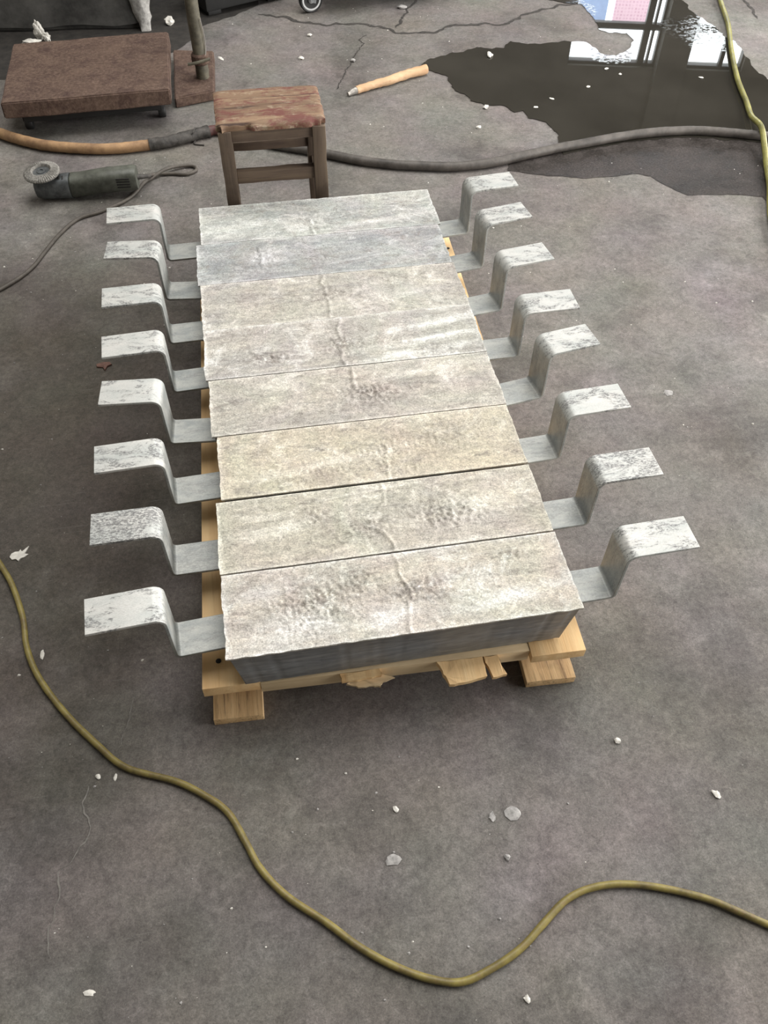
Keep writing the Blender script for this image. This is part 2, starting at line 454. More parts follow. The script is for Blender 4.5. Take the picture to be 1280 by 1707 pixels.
M = dict(
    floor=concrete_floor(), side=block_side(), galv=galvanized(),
    deck=wood('raw_pine_along', (0.70, 0.44, 0.20), (0.84, 0.62, 0.34), (0.50, 0.28, 0.12), axis=1, wear=0.35),
    cross=wood('raw_pine_across', (0.60, 0.46, 0.28), (0.76, 0.61, 0.39), (0.42, 0.29, 0.17), axis=0, wear=0.4),
    runner=wood('weathered_pine', (0.58, 0.37, 0.18), (0.76, 0.54, 0.29), (0.15, 0.09, 0.055), axis=1, sc=1.6, wear=0.9),
    seat=stool_seat_mat(),
    leg=wood('old_grey_wood', (0.085, 0.058, 0.040), (0.17, 0.125, 0.085), (0.035, 0.023, 0.017), axis=2, wear=0.7),
    rail=wood('old_rail_wood', (0.085, 0.056, 0.040), (0.16, 0.115, 0.078), (0.04, 0.024, 0.020), axis=0, wear=0.6),
    rail_y=wood('old_side_rail_wood', (0.085, 0.056, 0.040), (0.16, 0.115, 0.078), (0.04, 0.024, 0.020), axis=1, wear=0.6),
    rust=rust(),
    plinth=plain('stained_concrete', (0.070, 0.068, 0.063), 0.9, var=0.45, scale=6, bump=0.4),
    plaster=plain('pale_rough_plaster', (0.42, 0.41, 0.39), 0.95, var=0.3, scale=70, bump=0.9),
    black=plain('black_machine_paint', (0.012, 0.012, 0.012), 0.6, var=0.2, scale=20),
    grime_shade=plain('black_grime_shade', (0.024, 0.021, 0.018), 0.9, var=0.4, scale=26, bump=0.5),  # dark soil colour that also stands in for shade on the floor
    orange=plain('faded_orange_rubber', (0.36, 0.225, 0.115), 0.65, var=0.3, scale=22, dark=(0.20, 0.115, 0.06)),
    tape=plain('black_wrap_tape', (0.050, 0.045, 0.040), 0.7, var=0.5, scale=50, bump=0.5),
    oxblood=plain('dark_red_rubber', (0.085, 0.030, 0.026), 0.6, var=0.3, scale=30),
    rubber=plain('dusty_black_rubber', (0.088, 0.078, 0.069), 0.6, var=0.35, scale=18, dark=(0.035, 0.030, 0.026)),
    cord=plain('grey_brown_cord', (0.075, 0.064, 0.052), 0.6, var=0.3, scale=40),
    yellow=yellow_cable_mat(),
    yellow2=plain('yellow_green_sheath', (0.25, 0.235, 0.065), 0.4, var=0.3, scale=16, dark=(0.10, 0.095, 0.04)),
    water=water_mat(), wet=wet_mat(),
    crack=plain('crack_dirt', (0.045, 0.040, 0.036), 0.9, var=0.4, scale=60),
    palecrack=plain('pale_crack', (0.19, 0.18, 0.165), 0.9, var=0.3, scale=90),
    grinder=plain('dirty_green_housing', (0.085, 0.090, 0.074), 0.5, var=0.35, scale=30, dark=(0.036, 0.038, 0.030)),
    alu=plain('scuffed_gear_case', (0.135, 0.145, 0.150), 0.38, metallic=0.35, var=0.4, scale=40, dark=(0.05, 0.055, 0.058)),
    dark=plain('dark_slot', (0.014, 0.013, 0.012), 0.7),
    abrasive=plain('grey_abrasive', (0.25, 0.24, 0.22), 0.85, var=0.4, scale=160, bump=0.7),
    steel=plain('dull_steel', (0.30, 0.31, 0.32), 0.4, metallic=0.6, var=0.3, scale=60),
    wheelgrey=plain('grey_wheel_plastic', (0.55, 0.56, 0.56), 0.5, var=0.15, scale=30),
    bark=wood('stripped_stick', (0.46, 0.27, 0.14), (0.60, 0.42, 0.26), (0.30, 0.13, 0.06), axis=0, sc=0.7, wear=0.55),
    white=plain('white_scrap', (0.66, 0.64, 0.59), 0.7, var=0.15, scale=60),
    greychip=plain('grey_chip', (0.34, 0.33, 0.32), 0.8, var=0.3, scale=80),
    leaf=plain('dry_leaf', (0.16, 0.085, 0.065), 0.8, var=0.3, scale=60),
    pole=plain('dirty_olive_pole', (0.105, 0.095, 0.068), 0.6, var=0.4, scale=30),
    wire=plain('bare_wire', (0.36, 0.34, 0.31), 0.5, metallic=0.5, var=0.2),
    wall=wall_mat('dim_plaster_wall', (0.16, 0.15, 0.135), (0.26, 0.25, 0.225)),
    roof=wall_mat('sooty_roof', (0.10, 0.095, 0.085), (0.17, 0.16, 0.145)),
    frame=plain('dark_window_frame', (0.05, 0.05, 0.048), 0.5, var=0.2),
    pink=pink_board_mat(),
    bluepanel=plain('pale_blue_panel', (0.26, 0.34, 0.52), 0.6, var=0.1, scale=8),
)
tops = [  # far to near: (warm, cool, pale)
    ((0.463, 0.463, 0.431), (0.313, 0.328, 0.319), (0.726, 0.726, 0.701)),
    ((0.394, 0.397, 0.390), (0.269, 0.281, 0.285), (0.626, 0.626, 0.626)),
    ((0.500, 0.473, 0.420), (0.362, 0.344, 0.319), (0.726, 0.695, 0.644)),
    ((0.500, 0.478, 0.431), (0.351, 0.335, 0.313), (0.800, 0.788, 0.751)),
    ((0.525, 0.490, 0.431), (0.362, 0.340, 0.310), (0.751, 0.719, 0.663)),
    ((0.588, 0.538, 0.431), (0.451, 0.410, 0.331), (0.776, 0.732, 0.638)),
    ((0.563, 0.523, 0.441), (0.413, 0.385, 0.335), (0.800, 0.764, 0.688)),
    ((0.601, 0.557, 0.482), (0.438, 0.410, 0.369), (0.810, 0.810, 0.764)),
]
TOPM = [block_top('cast_top_%s' % n, *tops[i], off=3.7 * i + 1) for i, n in enumerate(('grey', 'bluish', 'mauve', 'streaked', 'lumpy', 'cream', 'cracked', 'pale'))]

# ------------------------------------------------------------------ the workshop itself
def struct(o, label=None):
    o['kind'] = 'structure'
    if label: o['label'] = label
    return o

U0, U1, V0, V1, H = -2.3, 3.9, -4.6, 7.32, 4.9
def room_box(name, u0, u1, v0, v1, z0, z1, mat, parent=None):
    vs_ = [room(u, v, z) for z in (z0, z1) for (u, v) in ((u0, v0), (u1, v0), (u1, v1), (u0, v1))]
    fs = [(0, 3, 2, 1), (4, 5, 6, 7), (0, 1, 5, 4), (1, 2, 6, 5), (2, 3, 7, 6), (3, 0, 4, 7)]
    return meshobj(name, vs_, fs, mat, parent)

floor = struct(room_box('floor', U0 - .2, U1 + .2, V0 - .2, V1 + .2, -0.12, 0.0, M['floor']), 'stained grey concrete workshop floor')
def multi_box(name, boxes, mat):
    vs_, fs = [], []
    for (u0, u1, v0, v1, z0, z1) in boxes:
        b = len(vs_)
        vs_ += [room(u, v, z) for z in (z0, z1) for (u, v) in ((u0, v0), (u1, v0), (u1, v1), (u0, v1))]
        fs += [tuple(b + i for i in f) for f in ((0, 3, 2, 1), (4, 5, 6, 7), (0, 1, 5, 4), (1, 2, 6, 5), (2, 3, 7, 6), (3, 0, 4, 7))]
    return struct(meshobj(name, vs_, fs, mat))
W1, W2 = (1.60, 2.50), (2.80, 3.40)
SILL, TOPZ = 1.0, 2.45
multi_box('wall_back', [(U0, W1[0], V1, V1 + .2, 0, H), (W1[1], W2[0], V1 - .12, V1 + .2, 0, H), (W2[1], U1, V1, V1 + .2, 0, H),
                        (W1[0], W1[1], V1, V1 + .2, 0, SILL), (W1[0], W1[1], V1, V1 + .2, TOPZ, H),
                        (W2[0], W2[1], V1, V1 + .2, 0, SILL), (W2[0], W2[1], V1, V1 + .2, TOPZ, H)], M['wall'])
multi_box('wall_left', [(U0 - .2, U0, V0, V1 + .2, 0, H)], M['wall'])
multi_box('wall_front', [(U0, U1, V0 - .2, V0, 0, H)], M['wall'])
g0, g1, gz = -2.25, 3.65, 2.62      # the gate
multi_box('wall_right', [(U1, U1 + .2, V0, g0, 0, H), (U1, U1 + .2, g1, V1 + .2, 0, H), (U1, U1 + .2, g0, g1, gz, H), (U1 + .14, U1 + .2, g0, g1, 0, gz)], M['wall'])
s0, s1, s2, s3 = -1.15, 2.55, -0.75, 3.95     # the roof light
multi_box('ceiling', [(U0 - .2, s0, V0 - .2, V1 + .2, H, H + .15), (s1, U1 + .2, V0 - .2, V1 + .2, H, H + .15),
                      (s0, s1, V0 - .2, s2, H, H + .15), (s0, s1, s3, V1 + .2, H, H + .15), (s0, s1, s2, s3, H + .10, H + .15)], M['roof'])
def window(name, w, bars, slits):
    o = thing(name, 'dark framed daylight window in the far wall', None, room(w[0], V1, SILL)); del o['category']; o['kind'] = 'structure'
    f = .03
    room_box('frame_rail', w[0], w[1], V1 + .04, V1 + .10, TOPZ - f, TOPZ, M['frame'], o)
    room_box('frame_rail', w[0], w[1], V1 + .04, V1 + .10, SILL, SILL + f, M['frame'], o)
    room_box('transom', w[0], w[1], V1 + .04, V1 + .10, 2.045, 2.105, M['frame'], o)
    for (a, b) in bars: room_box('mullion', a, b, V1 + .04, V1 + .10, SILL, TOPZ, M['frame'], o)
    return o
window('window_1', W1, [(W1[0], W1[0] + .01), (2.32, 2.385), (2.41, 2.43), (2.48, 2.50)], None)
window('window_2', W2, [(W2[0], W2[0] + .02), (3.16, 3.20), (W2[1] - .02, W2[1])], None)
pb = room_box('notice_board', 2.56, 3.03, V1 + 3.30, V1 + 3.36, 0.0, 3.32, M['pink'])
tag(pb, 'pink printed board mirrored in the puddle below the far window', 'board')
bp = room_box('blue_sheet', 2.08, 2.46, V1 + 3.30, V1 + 3.36, 0.0, 3.24, M['bluepanel'])
tag(bp, 'pale blue sheet mirrored in the puddle beside the pink board', 'sheet')

# cracks in the floor: shallow dirt-filled ribbons with ragged edges
def ribbon(name, pts, w, mat, z=0.0009, seed=1, taper=True):
    path = catmull([(x, y, 0) for x, y in pts], 14)
    r = random.Random(seed)
    vs_, fs = [], []
    N = len(path)
    for i, p in enumerate(path):
        t = (path[min(i + 1, N - 1)] - path[max(i - 1, 0)]).normalized()
        a = Vector((-t.y, t.x, 0))
        k = min(1, i / 4, (N - 1 - i) / 4) if taper else 1
        c = p + a * (noise.noise(p * 22 + Vector((seed, 0, 0))) * max(w * 1.3, .008) + noise.noise(p * 75 + Vector((seed, 0, 0))) * .005)
        ww = w * (0.15 + 0.85 * k) * (0.75 + 0.7 * noise.noise(p * 40 + Vector((0, seed, 0))))
        vs_ += [c + a * ww * .5 + Vector((0, 0, z)), c - a * ww * .5 + Vector((0, 0, z))]
    for i in range(N - 1): fs.append((2 * i, 2 * i + 1, 2 * i + 3, 2 * i + 2))
    return fix_up(meshobj(name, vs_, fs, mat, floor))
def fix_up(o):
    for p in o.data.polygons:
        if p.normal.z < 0: p.flip()
    return o
ribbon('crack', [(-0.03, 1.816), (0.067, 1.789), (0.134, 1.717), (0.24, 1.672), (0.422, 1.645), (0.487, 1.587), (0.554, 1.548), (0.678, 1.547), (0.764, 1.595), (0.95, 1.579), (1.056, 1.638), (1.211, 1.718), (1.321, 1.728)], 0.020, M['crack'], seed=2)
ribbon('crack', [(0.515, 1.601), (0.562, 1.698), (0.6, 1.787), (0.681, 1.907)], 0.014, M['crack'], seed=3)
ribbon('crack', [(0.388, 1.555), (0.353, 1.514), (0.357, 1.462), (0.33, 1.41), (0.297, 1.333), (0.253, 1.225), (0.219, 1.14), (0.199, 1.094)], 0.006, M['crack'], seed=4)
ribbon('crack', [(2.09, 1.80), (2.063, 1.673), (2.051, 1.576), (2.033, 1.47)], 0.016, M['crack'], seed=5)
ribbon('crack', [(-0.561, -1.406), (-0.571, -1.441), (-0.56, -1.478), (-0.564, -1.501), (-0.584, -1.532), (-0.606, -1.546), (-0.602, -1.592), (-0.61, -1.634), (-0.609, -1.668)], 0.0025, M['palecrack'], seed=6)
ribbon('crack', [(-0.491, -1.247), (-0.498, -1.29), (-0.512, -1.345)], 0.002, M['palecrack'], seed=7)

# water on the floor
def blob(name, pts, z, mat, parent=None, jag=0.012, sub=6, seed=3):
    P = [Vector((x, y, 0)) for x, y in pts]
    out = []
    n = len(P)
    for i in range(n):
        a, b = P[i], P[(i + 1) % n]
        for k in range(sub):
            q = a.lerp(b, k / sub)
            d = noise.noise_vector(q * 26 + Vector((seed, 0, 0))) + 0.5 * noise.noise_vector(q * 70 + Vector((0, seed, 0)))
            out.append((q.x + d.x * jag, q.y + d.y * jag, z))
    bm = bmesh.new()
    vv = [bm.verts.new(q) for q in out]
    f = bm.faces.new(vv)
    if f.normal.z < 0: f.normal_flip()
    f.normal_update()
    bmesh.ops.triangulate(bm, faces=[f])
    bmesh.ops.recalc_face_normals(bm, faces=bm.faces)
    if sum(fc.normal.z for fc in bm.faces) < 0: bmesh.ops.reverse_faces(bm, faces=bm.faces)
    me = bpy.data.meshes.new(name); bm.to_mesh(me); bm.free(); me.materials.append(mat)
    return link(bpy.data.objects.new(name, me), parent)
PUD = [(0.885, 0.601), (0.901, 0.648), (0.906, 0.69), (0.887, 0.736), (0.848, 0.773), (0.835, 0.834), (0.803, 0.829), (0.778, 0.879), (0.735, 0.881), (0.709, 0.903), (0.667, 0.928), (0.662, 0.99), (0.636, 1.013), (0.621, 1.089), (0.621, 1.139), (0.59, 1.179), (0.549, 1.206), (0.545, 1.254), (0.594, 1.3), (0.682, 1.33), (0.74, 1.343), (0.801, 1.373), (0.857, 1.354), (0.905, 1.352), (0.941, 1.404), (1.001, 1.372), (1.053, 1.37), (1.146, 1.373), (1.233, 1.349), (1.265, 1.282), (1.271, 1.237), (1.324, 1.213), (1.394, 1.274), (1.436, 1.348), (1.437, 1.412), (1.361, 1.429), (1.327, 1.464), (1.349, 1.558), (1.349, 1.652), (1.344, 1.718), (1.281, 1.754), (1.211, 1.797), (1.221, 1.932), (1.471, 2.191), (1.861, 2.135), (1.793, 1.713), (1.785, 1.608), (1.802, 1.51), (1.814, 1.41), (1.816, 1.338), (1.835, 1.271), (1.837, 1.192), (1.815, 1.091), (1.798, 0.993), (1.822, 0.923), (1.888, 0.839), (1.716, 0.461), (1.595, 0.48), (1.483, 0.522), (1.368, 0.556), (1.242, 0.567), (1.11, 0.558), (0.975, 0.534), (0.885, 0.516)]
DAMP = [(0.697, 0.505), (0.762, 0.519), (0.893, 0.539), (0.983, 0.557), (1.119, 0.582), (1.252, 0.591), (1.378, 0.58), (1.494, 0.545), (1.626, 0.5), (1.724, 0.476), (1.552, 0.143), (1.434, 0.09), (1.425, 0.138), (1.424, 0.17), (1.399, 0.181), (1.282, 0.203), (1.192, 0.213), (1.153, 0.269), (1.118, 0.341), (1.07, 0.364), (0.99, 0.357), (0.921, 0.357), (0.835, 0.381), (0.767, 0.403), (0.715, 0.422), (0.671, 0.448)]
tag(blob('puddle', PUD, 0.0022, M['water']), 'dark puddle of standing water mirroring the bright windows', 'puddle')
blob('damp_patch', DAMP, 0.0012, M['wet'], floor, jag=0.006, seed=9)
blob('grime_shade_patch', [(-1.6, 1.42), (-1.0, 1.36), (-0.6, 1.42), (-0.38, 1.50), (-0.30, 1.62), (-0.26, 1.74), (-0.13, 1.82), (-0.02, 1.92), (0.0, 2.3), (-1.6, 2.3)], 0.0012, M['grime_shade'], floor, jag=0.008, seed=5)  # shadow around plinth and machine, painted on the floor along with dark soil

# ------------------------------------------------------------------ pallet
WP = 0.16616                       # pitch of the row of blocks
ang = -math.atan(0.031)
pd = Vector((0.031, 1, 0)).normalized(); pn = Vector((pd.y, -pd.x, 0))
P0 = Vector((-0.352, -1.312, 0))
pallet = thing('wooden_pallet', 'raw pine pallet carrying the row of eight metal blocks', 'pallet', (0.0, -0.67, 0))
def pboard(name, a0, a1, b0, b1, z0, z1, mat, seed=0, jitter=0.0015, skew=0.0):
    c = P0 + pn * (a0 + a1) / 2 + pd * (b0 + b1) / 2
    return box(name, (c.x, c.y, (z0 + z1) / 2), (a1 - a0, b1 - b0, z1 - z0), mat, pallet, rz=ang + skew, bevel=0.0012, jitter=jitter, seed=seed, cuts=[(0, 3), (1, 8)])
DT = 0.105
pboard('deck_board', 0.0, 0.098, 0.0, 1.30, DT - .027, DT - .0012, M['deck'], 1)
pboard('deck_board', 0.287, 0.385, 0.045, 1.30, DT - .027, DT - .0012, M['deck'], 2)
pboard('deck_board', 0.575, 0.673, -0.013, 1.30, DT - .025, DT - .0012, M['deck'], 3)
pboard('cross_beam', 0.0985, 0.5745, 0.0, 0.042, DT - .036, DT - .002, M['cross'], 4)
pboard('cross_beam', 0.0, 0.66, 0.60, 0.69, DT - .06, DT - .0275, M['cross'], 5)
pboard('cross_beam', 0.0, 0.66, 1.20, 1.29, DT - .06, DT - .0275, M['cross'], 6)
pboard('runner_board', 0.006, 0.094, -0.018, 1.30, 0.0, 0.020, M['runner'], 7)
pboard('runner_board', 0.576, 0.668, -0.020, 1.30, 0.0, 0.020, M['runner'], 8)
for a in (0.012, 0.58):
    for b in (0.05, 0.61, 1.21):
        pboard('spacer_block', a, a + .078, b, b + .07, 0.020, DT - (.0275 if b < .1 else .0605), M['cross'], 9)
def splinter(name, pts, z0, z1, mat, seed):
    """a broken stub of board: outline in plan, ragged at its free end"""
    r = random.Random(seed); out = []
    n = len(pts)
    for i in range(n):
        a, b = Vector((*pts[i], 0)), Vector((*pts[(i + 1) % n], 0))
        for k in range(4):
            q = a.lerp(b, k / 4); out.append((q.x + r.uniform(-.0012, .0012), q.y + r.uniform(-.0009, .0009)))
    m = len(out)
    vs_ = [(x, y, z1 + r.uniform(-.0008, .0008)) for x, y in out] + [(x + r.uniform(-.001, .001), y + .003, z0) for x, y in out]
    fs = [tuple(range(m)), tuple(reversed(range(m, 2 * m)))] + [(i, m + i, m + (i + 1) % m, (i + 1) % m) for i in range(m)]
    return fix_normals(meshobj(name, vs_, fs, mat, pallet))
splinter('broken_slat', [(0.055, -1.3262), (0.062, -1.350), (0.068, -1.372), (0.100, -1.371), (0.136, -1.366), (0.1345, -1.3285)], 0.088, 0.103, M['deck'], 1)
splinter('broken_slat', [(0.1375, -1.329), (0.1445, -1.371), (0.169, -1.369), (0.163, -1.330)], 0.090, 0.103, M['deck'], 2)
splinter('broken_slat', [(-0.116, -1.3205), (-0.114, -1.336), (-0.080, -1.337), (-0.045, -1.334), (-0.047, -1.3225)], 0.092, 0.103, M['deck'], 3)
splinter('wood_splinter', [(-0.106, -1.334), (-0.088, -1.344), (-0.062, -1.346), (-0.050, -1.349), (-0.044, -1.341), (-0.022, -1.336), (-0.046, -1.324), (-0.08, -1.3225)], 0.080, 0.0905, M['cross'], 4)
lathe('knot_hole', [(0.0001, 0.0), (0.005, 0.0), (0.004, 0.0006), (0.0001, 0.0006)], M['dark'], pallet, 12, Matrix.Translation((-0.322, -1.262, DT + .0006)))
lathe('knot_hole', [(0.0001, 0.0), (0.005, 0.0), (0.004, 0.0006), (0.0001, 0.0006)], M['dark'], pallet, 12, Matrix.Translation((0.345, -0.105, DT + .0006)))

# ------------------------------------------------------------------ cast metal blocks with bent straps
TOP = 0.220
BX = [(-0.297, 0.304), (-0.309, 0.297), (-0.304, 0.300), (-0.304, 0.299), (-0.299, 0.299), (-0.288, 0.297), (-0.298, 0.297), (-0.297, 0.298)]
GAP = [0.0018, 0.0014, 0.0008, 0.0026, 0.0028, 0.0062, 0.0036]
RIDGE = {1: [(-0.02, -0.10), (-0.02, -0.166)], 2: [(-0.16, -0.20), (-0.155, -0.25), (-0.15, -0.29)], 3: [(-0.02, -0.333), (-0.022, -0.37), (-0.017, -0.42), (-0.019, -0.497)],
         4: [(-0.002, -0.50), (-0.008, -0.56), (-0.008, -0.664)], 5: [(0.002, -0.664), (0.0, -0.73)], 6: [(0.04, -0.90), (0.03, -0.94), (0.025, -0.99)],
         7: [(0.010, -0.998), (0.008, -1.044), (-0.03, -1.10), (-0.005, -1.115), (0.007, -1.14), (0.006, -1.165)], 8: [(0.005, -1.164), (0.006, -1.20), (0.018, -1.25), (0.004, -1.30), (0.004, -1.329)]}
LUMP = {1: [(0.05, -0.09, .10, .04, .5)], 2: [(-0.16, -0.25, .06, .05, .7), (-0.01, -0.25, .05, .05, .7)], 3: [(-0.01, -0.41, .05, .03, .9), (0.15, -0.38, .10, .04, .5)],
        4: [(-0.005, -0.59, .045, .028, 2.0), (-0.17, -0.61, .045, .02, 1.5), (0.2, -0.6, .1, .05, .4)], 5: [(0.03, -0.752, .055, .03, 1.8), (-0.02, -0.79, .2, .02, .4)],
        6: [(0.03, -0.912, .05, .03, 1.0), (0.15, -0.90, .08, .04, .8), (-0.1, -0.95, .14, .03, .5)],
        7: [(0.12, -1.09, .075, .035, 1.8), (-0.13, -1.06, .03, .04, 1.0), (-0.03, -1.10, .04, .03, 1.0)],
        8: [(-0.15, -1.25, .08, .055, 1.6), (0.03, -1.245, .06, .03, 1.3), (0.20, -1.20, .03, .012, 1.6), (-0.06, -1.21, .03, .02, .8)]}
RINGS = {5: [(0.13, -0.745, .014)], 7: [(-0.075, -1.115, .013)], 8: [(0.15, -1.247, .022), (-0.062, -1.208, .016)], 6: [(0.075, -0.972, .010)]}
BLOOM = {1: [(-0.2, -0.10, .10, .03, .6), (0.12, -0.13, .14, .008, .8)], 2: [(-0.14, -0.24, .05, .04, .5)], 3: [(0.14, -0.44, .12, .010, .6)],
         4: [(0.23, -0.545, .10, .012, 1.0), (0.20, -0.60, .12, .010, 1.0), (0.15, -0.64, .14, .007, .9)], 5: [(0.17, -0.70, .12, .010, .9), (-0.15, -0.70, .06, .02, .5)],
         6: [(-0.12, -0.94, .12, .014, .6), (0.02, -0.92, .06, .012, .5)], 7: [(0.17, -1.09, .05, .03, .7), (-0.2, -1.08, .08, .012, .7)],
         8: [(-0.18, -1.29, .07, .03, .9), (-0.03, -1.295, .05, .02, .9), (0.18, -1.285, .10, .014, .8), (-0.22, -1.21, .05, .02, .5)]}
def seg_dist(x, y, a, b):
    ax, ay = a; bx, by = b
    dx, dy = bx - ax, by - ay
    t = max(0, min(1, ((x - ax) * dx + (y - ay) * dy) / (dx * dx + dy * dy)))
    return math.hypot(x - ax - t * dx, y - ay - t * dy)
def height(k, x, y):
    v = Vector((x, y, k * 3.1))
    h = noise.noise(Vector((x * 5, y * 13, k * 7.3))) * .0016 + noise.noise(Vector((x * 22, y * 60, k))) * .0006 + noise.noise(v * 160) * .00035
    for (cx, cy, rx, ry, am) in LUMP[k]:
        w = math.exp(-((x - cx) / rx) ** 2 - ((y - cy) / ry) ** 2)
        if w > .03:
            n1 = 1 - abs(noise.noise(v * 95 + Vector((0, 0, 5)))) * 2.2; n2 = noise.noise(v * 210)
            h += am * w * (.0019 * n1 + .0014 * n2)
    R = RIDGE[k]
    d = min(seg_dist(x + noise.noise(v * 40) * .007 + noise.noise(v * 130) * .003, y, R[i], R[i + 1]) for i in range(len(R) - 1))
    if d < .02: h += (.0018 + .0012 * noise.noise(v * 25 + Vector((0, 0, 9)))) * math.exp(-(d / .0026) ** 2) - .0005 * math.exp(-((d - .007) / .003) ** 2)
    for (cx, cy, r) in RINGS.get(k, ()):
        d = abs(math.hypot((x - cx) * (1.0 if k != 8 or cx < 0 else 1.5) + noise.noise(v * 50) * .004, y - cy) - r)
        h += .0015 * math.exp(-(d / .0018) ** 2)
    return h
STRAP = {  # (tip x, tip y, riser x, riser y)
    1: ((-0.512, -0.098, -0.385, -0.095), (0.512, -0.082, 0.385, -0.094)), 2: ((-0.510, -0.243, -0.387, -0.256), (0.506, -0.226, 0.384, -0.247)),
    3: ((-0.511, -0.425, -0.384, -0.422), (0.507, -0.404, 0.387, -0.422)), 4: ((-0.505, -0.593, -0.379, -0.587), (0.511, -0.589, 0.386, -0.591)),
    5: ((-0.503, -0.732, -0.384, -0.741), (0.512, -0.711, 0.396, -0.730)), 6: ((-0.506, -0.911, -0.382, -0.906), (0.511, -0.902, 0.383, -0.908)),
    7: ((-0.505, -1.074, -0.386, -1.073), (0.508, -1.078, 0.386, -1.081)), 8: ((-0.506, -1.250, -0.383, -1.242), (0.507, -1.244, 0.380, -1.247))}
WEAR = {1: (.58, .60), 2: (.74, .72), 3: (.66, .58), 4: (.58, .64), 5: (.52, .70), 6: (.68, .64), 7: (1.0, .88), 8: (.58, .64)}
def strap(parent, sg, spec, xend):
    tx, ty, rx_, ry_ = spec
    ln = abs(tx - rx_); hgt = .1172; th = .0052; w = .068; z0 = .1622
    # profile of the upper (near the block: inner) face, s = distance outwards from the riser
    yaw = math.atan2(ty - ry_, tx - rx_)
    pts = []
    rin, rout = .007, .019
    s_in = -(abs(rx_) - abs(xend)) - .035
    pts.append((s_in, 0.0)); pts.append((s_in * .5, 0.0))
    for i in range(6):
        a = -math.pi / 2 + (math.pi / 2) * i / 5
        pts.append((-rin + rin * math.cos(a), rin + rin * math.sin(a)))
    for i in range(7):
        a = math.pi - (math.pi / 2) * i / 6
        pts.append((rout + rout * math.cos(a), hgt - rout + rout * math.sin(a)))
    pts.append((rout + (ln - rout) * .5, hgt)); pts.append((ln, hgt))
    # offset to the lower/outer face
    N = len(pts); off = []
    for i in range(N):
        a = Vector(pts[max(i - 1, 0)]); b = Vector(pts[min(i + 1, N - 1)])
        t = (b - a).normalized(); nrm = Vector((t.y, -t.x))
        off.append(Vector(pts[i]) + nrm * th)
    ox = Vector((math.cos(yaw), math.sin(yaw), 0)); oy = Vector((-ox.y, ox.x, 0))
    base = Vector((rx_, ry_, z0))
    vs_ = []
    for prof in (pts, off):
        for (s, z) in prof:
            for e in (-.5, .5):
                vs_.append(base + ox * s + oy * (e * w) + Vector((0, 0, z)))
    fs = []
    A = lambda i, e: 2 * i + e
    B = lambda i, e: 2 * N + 2 * i + e
    for i in range(N - 1):
        fs.append((A(i, 0), A(i + 1, 0), A(i + 1, 1), A(i, 1)))
        fs.append((B(i, 1), B(i + 1, 1), B(i + 1, 0), B(i, 0)))
        fs.append((A(i, 0), B(i, 0), B(i + 1, 0), A(i + 1, 0)))
        fs.append((A(i, 1), A(i + 1, 1), B(i + 1, 1), B(i, 1)))
    fs.append((A(0, 0), A(0, 1), B(0, 1), B(0, 0))); fs.append((A(N - 1, 1), A(N - 1, 0), B(N - 1, 0), B(N - 1, 1)))
    o = fix_normals(meshobj('strap', vs_, fs, M['galv'], parent, autosmooth=40))
    bv = o.modifiers.new('edge', 'BEVEL'); bv.width = .0008; bv.segments = 2; bv.limit_method = 'ANGLE'; bv.angle_limit = math.radians(60)
    return o
LABELS = {
    1: 'cast metal block with two bent steel straps, farthest in the row, right before the stool',
    2: 'bluish-grey cast metal block with bent straps, second in the row from the stool',
    3: 'mauve-grey cast metal block with bent straps, third in the row from the stool',
    4: 'streaked cast metal block with bent straps and rough pits, fourth from the stool',
    5: 'cast metal block with bent straps and brown lumps mid-top, fourth from the front end',
    6: 'cream cast metal block with bent straps, behind the widest gap, third from the front',
    7: 'cast metal block with bent straps, cracked across the middle, second from the front end',
    8: 'frontmost cast metal block with bent straps, its dark smooth long side facing the viewer'}
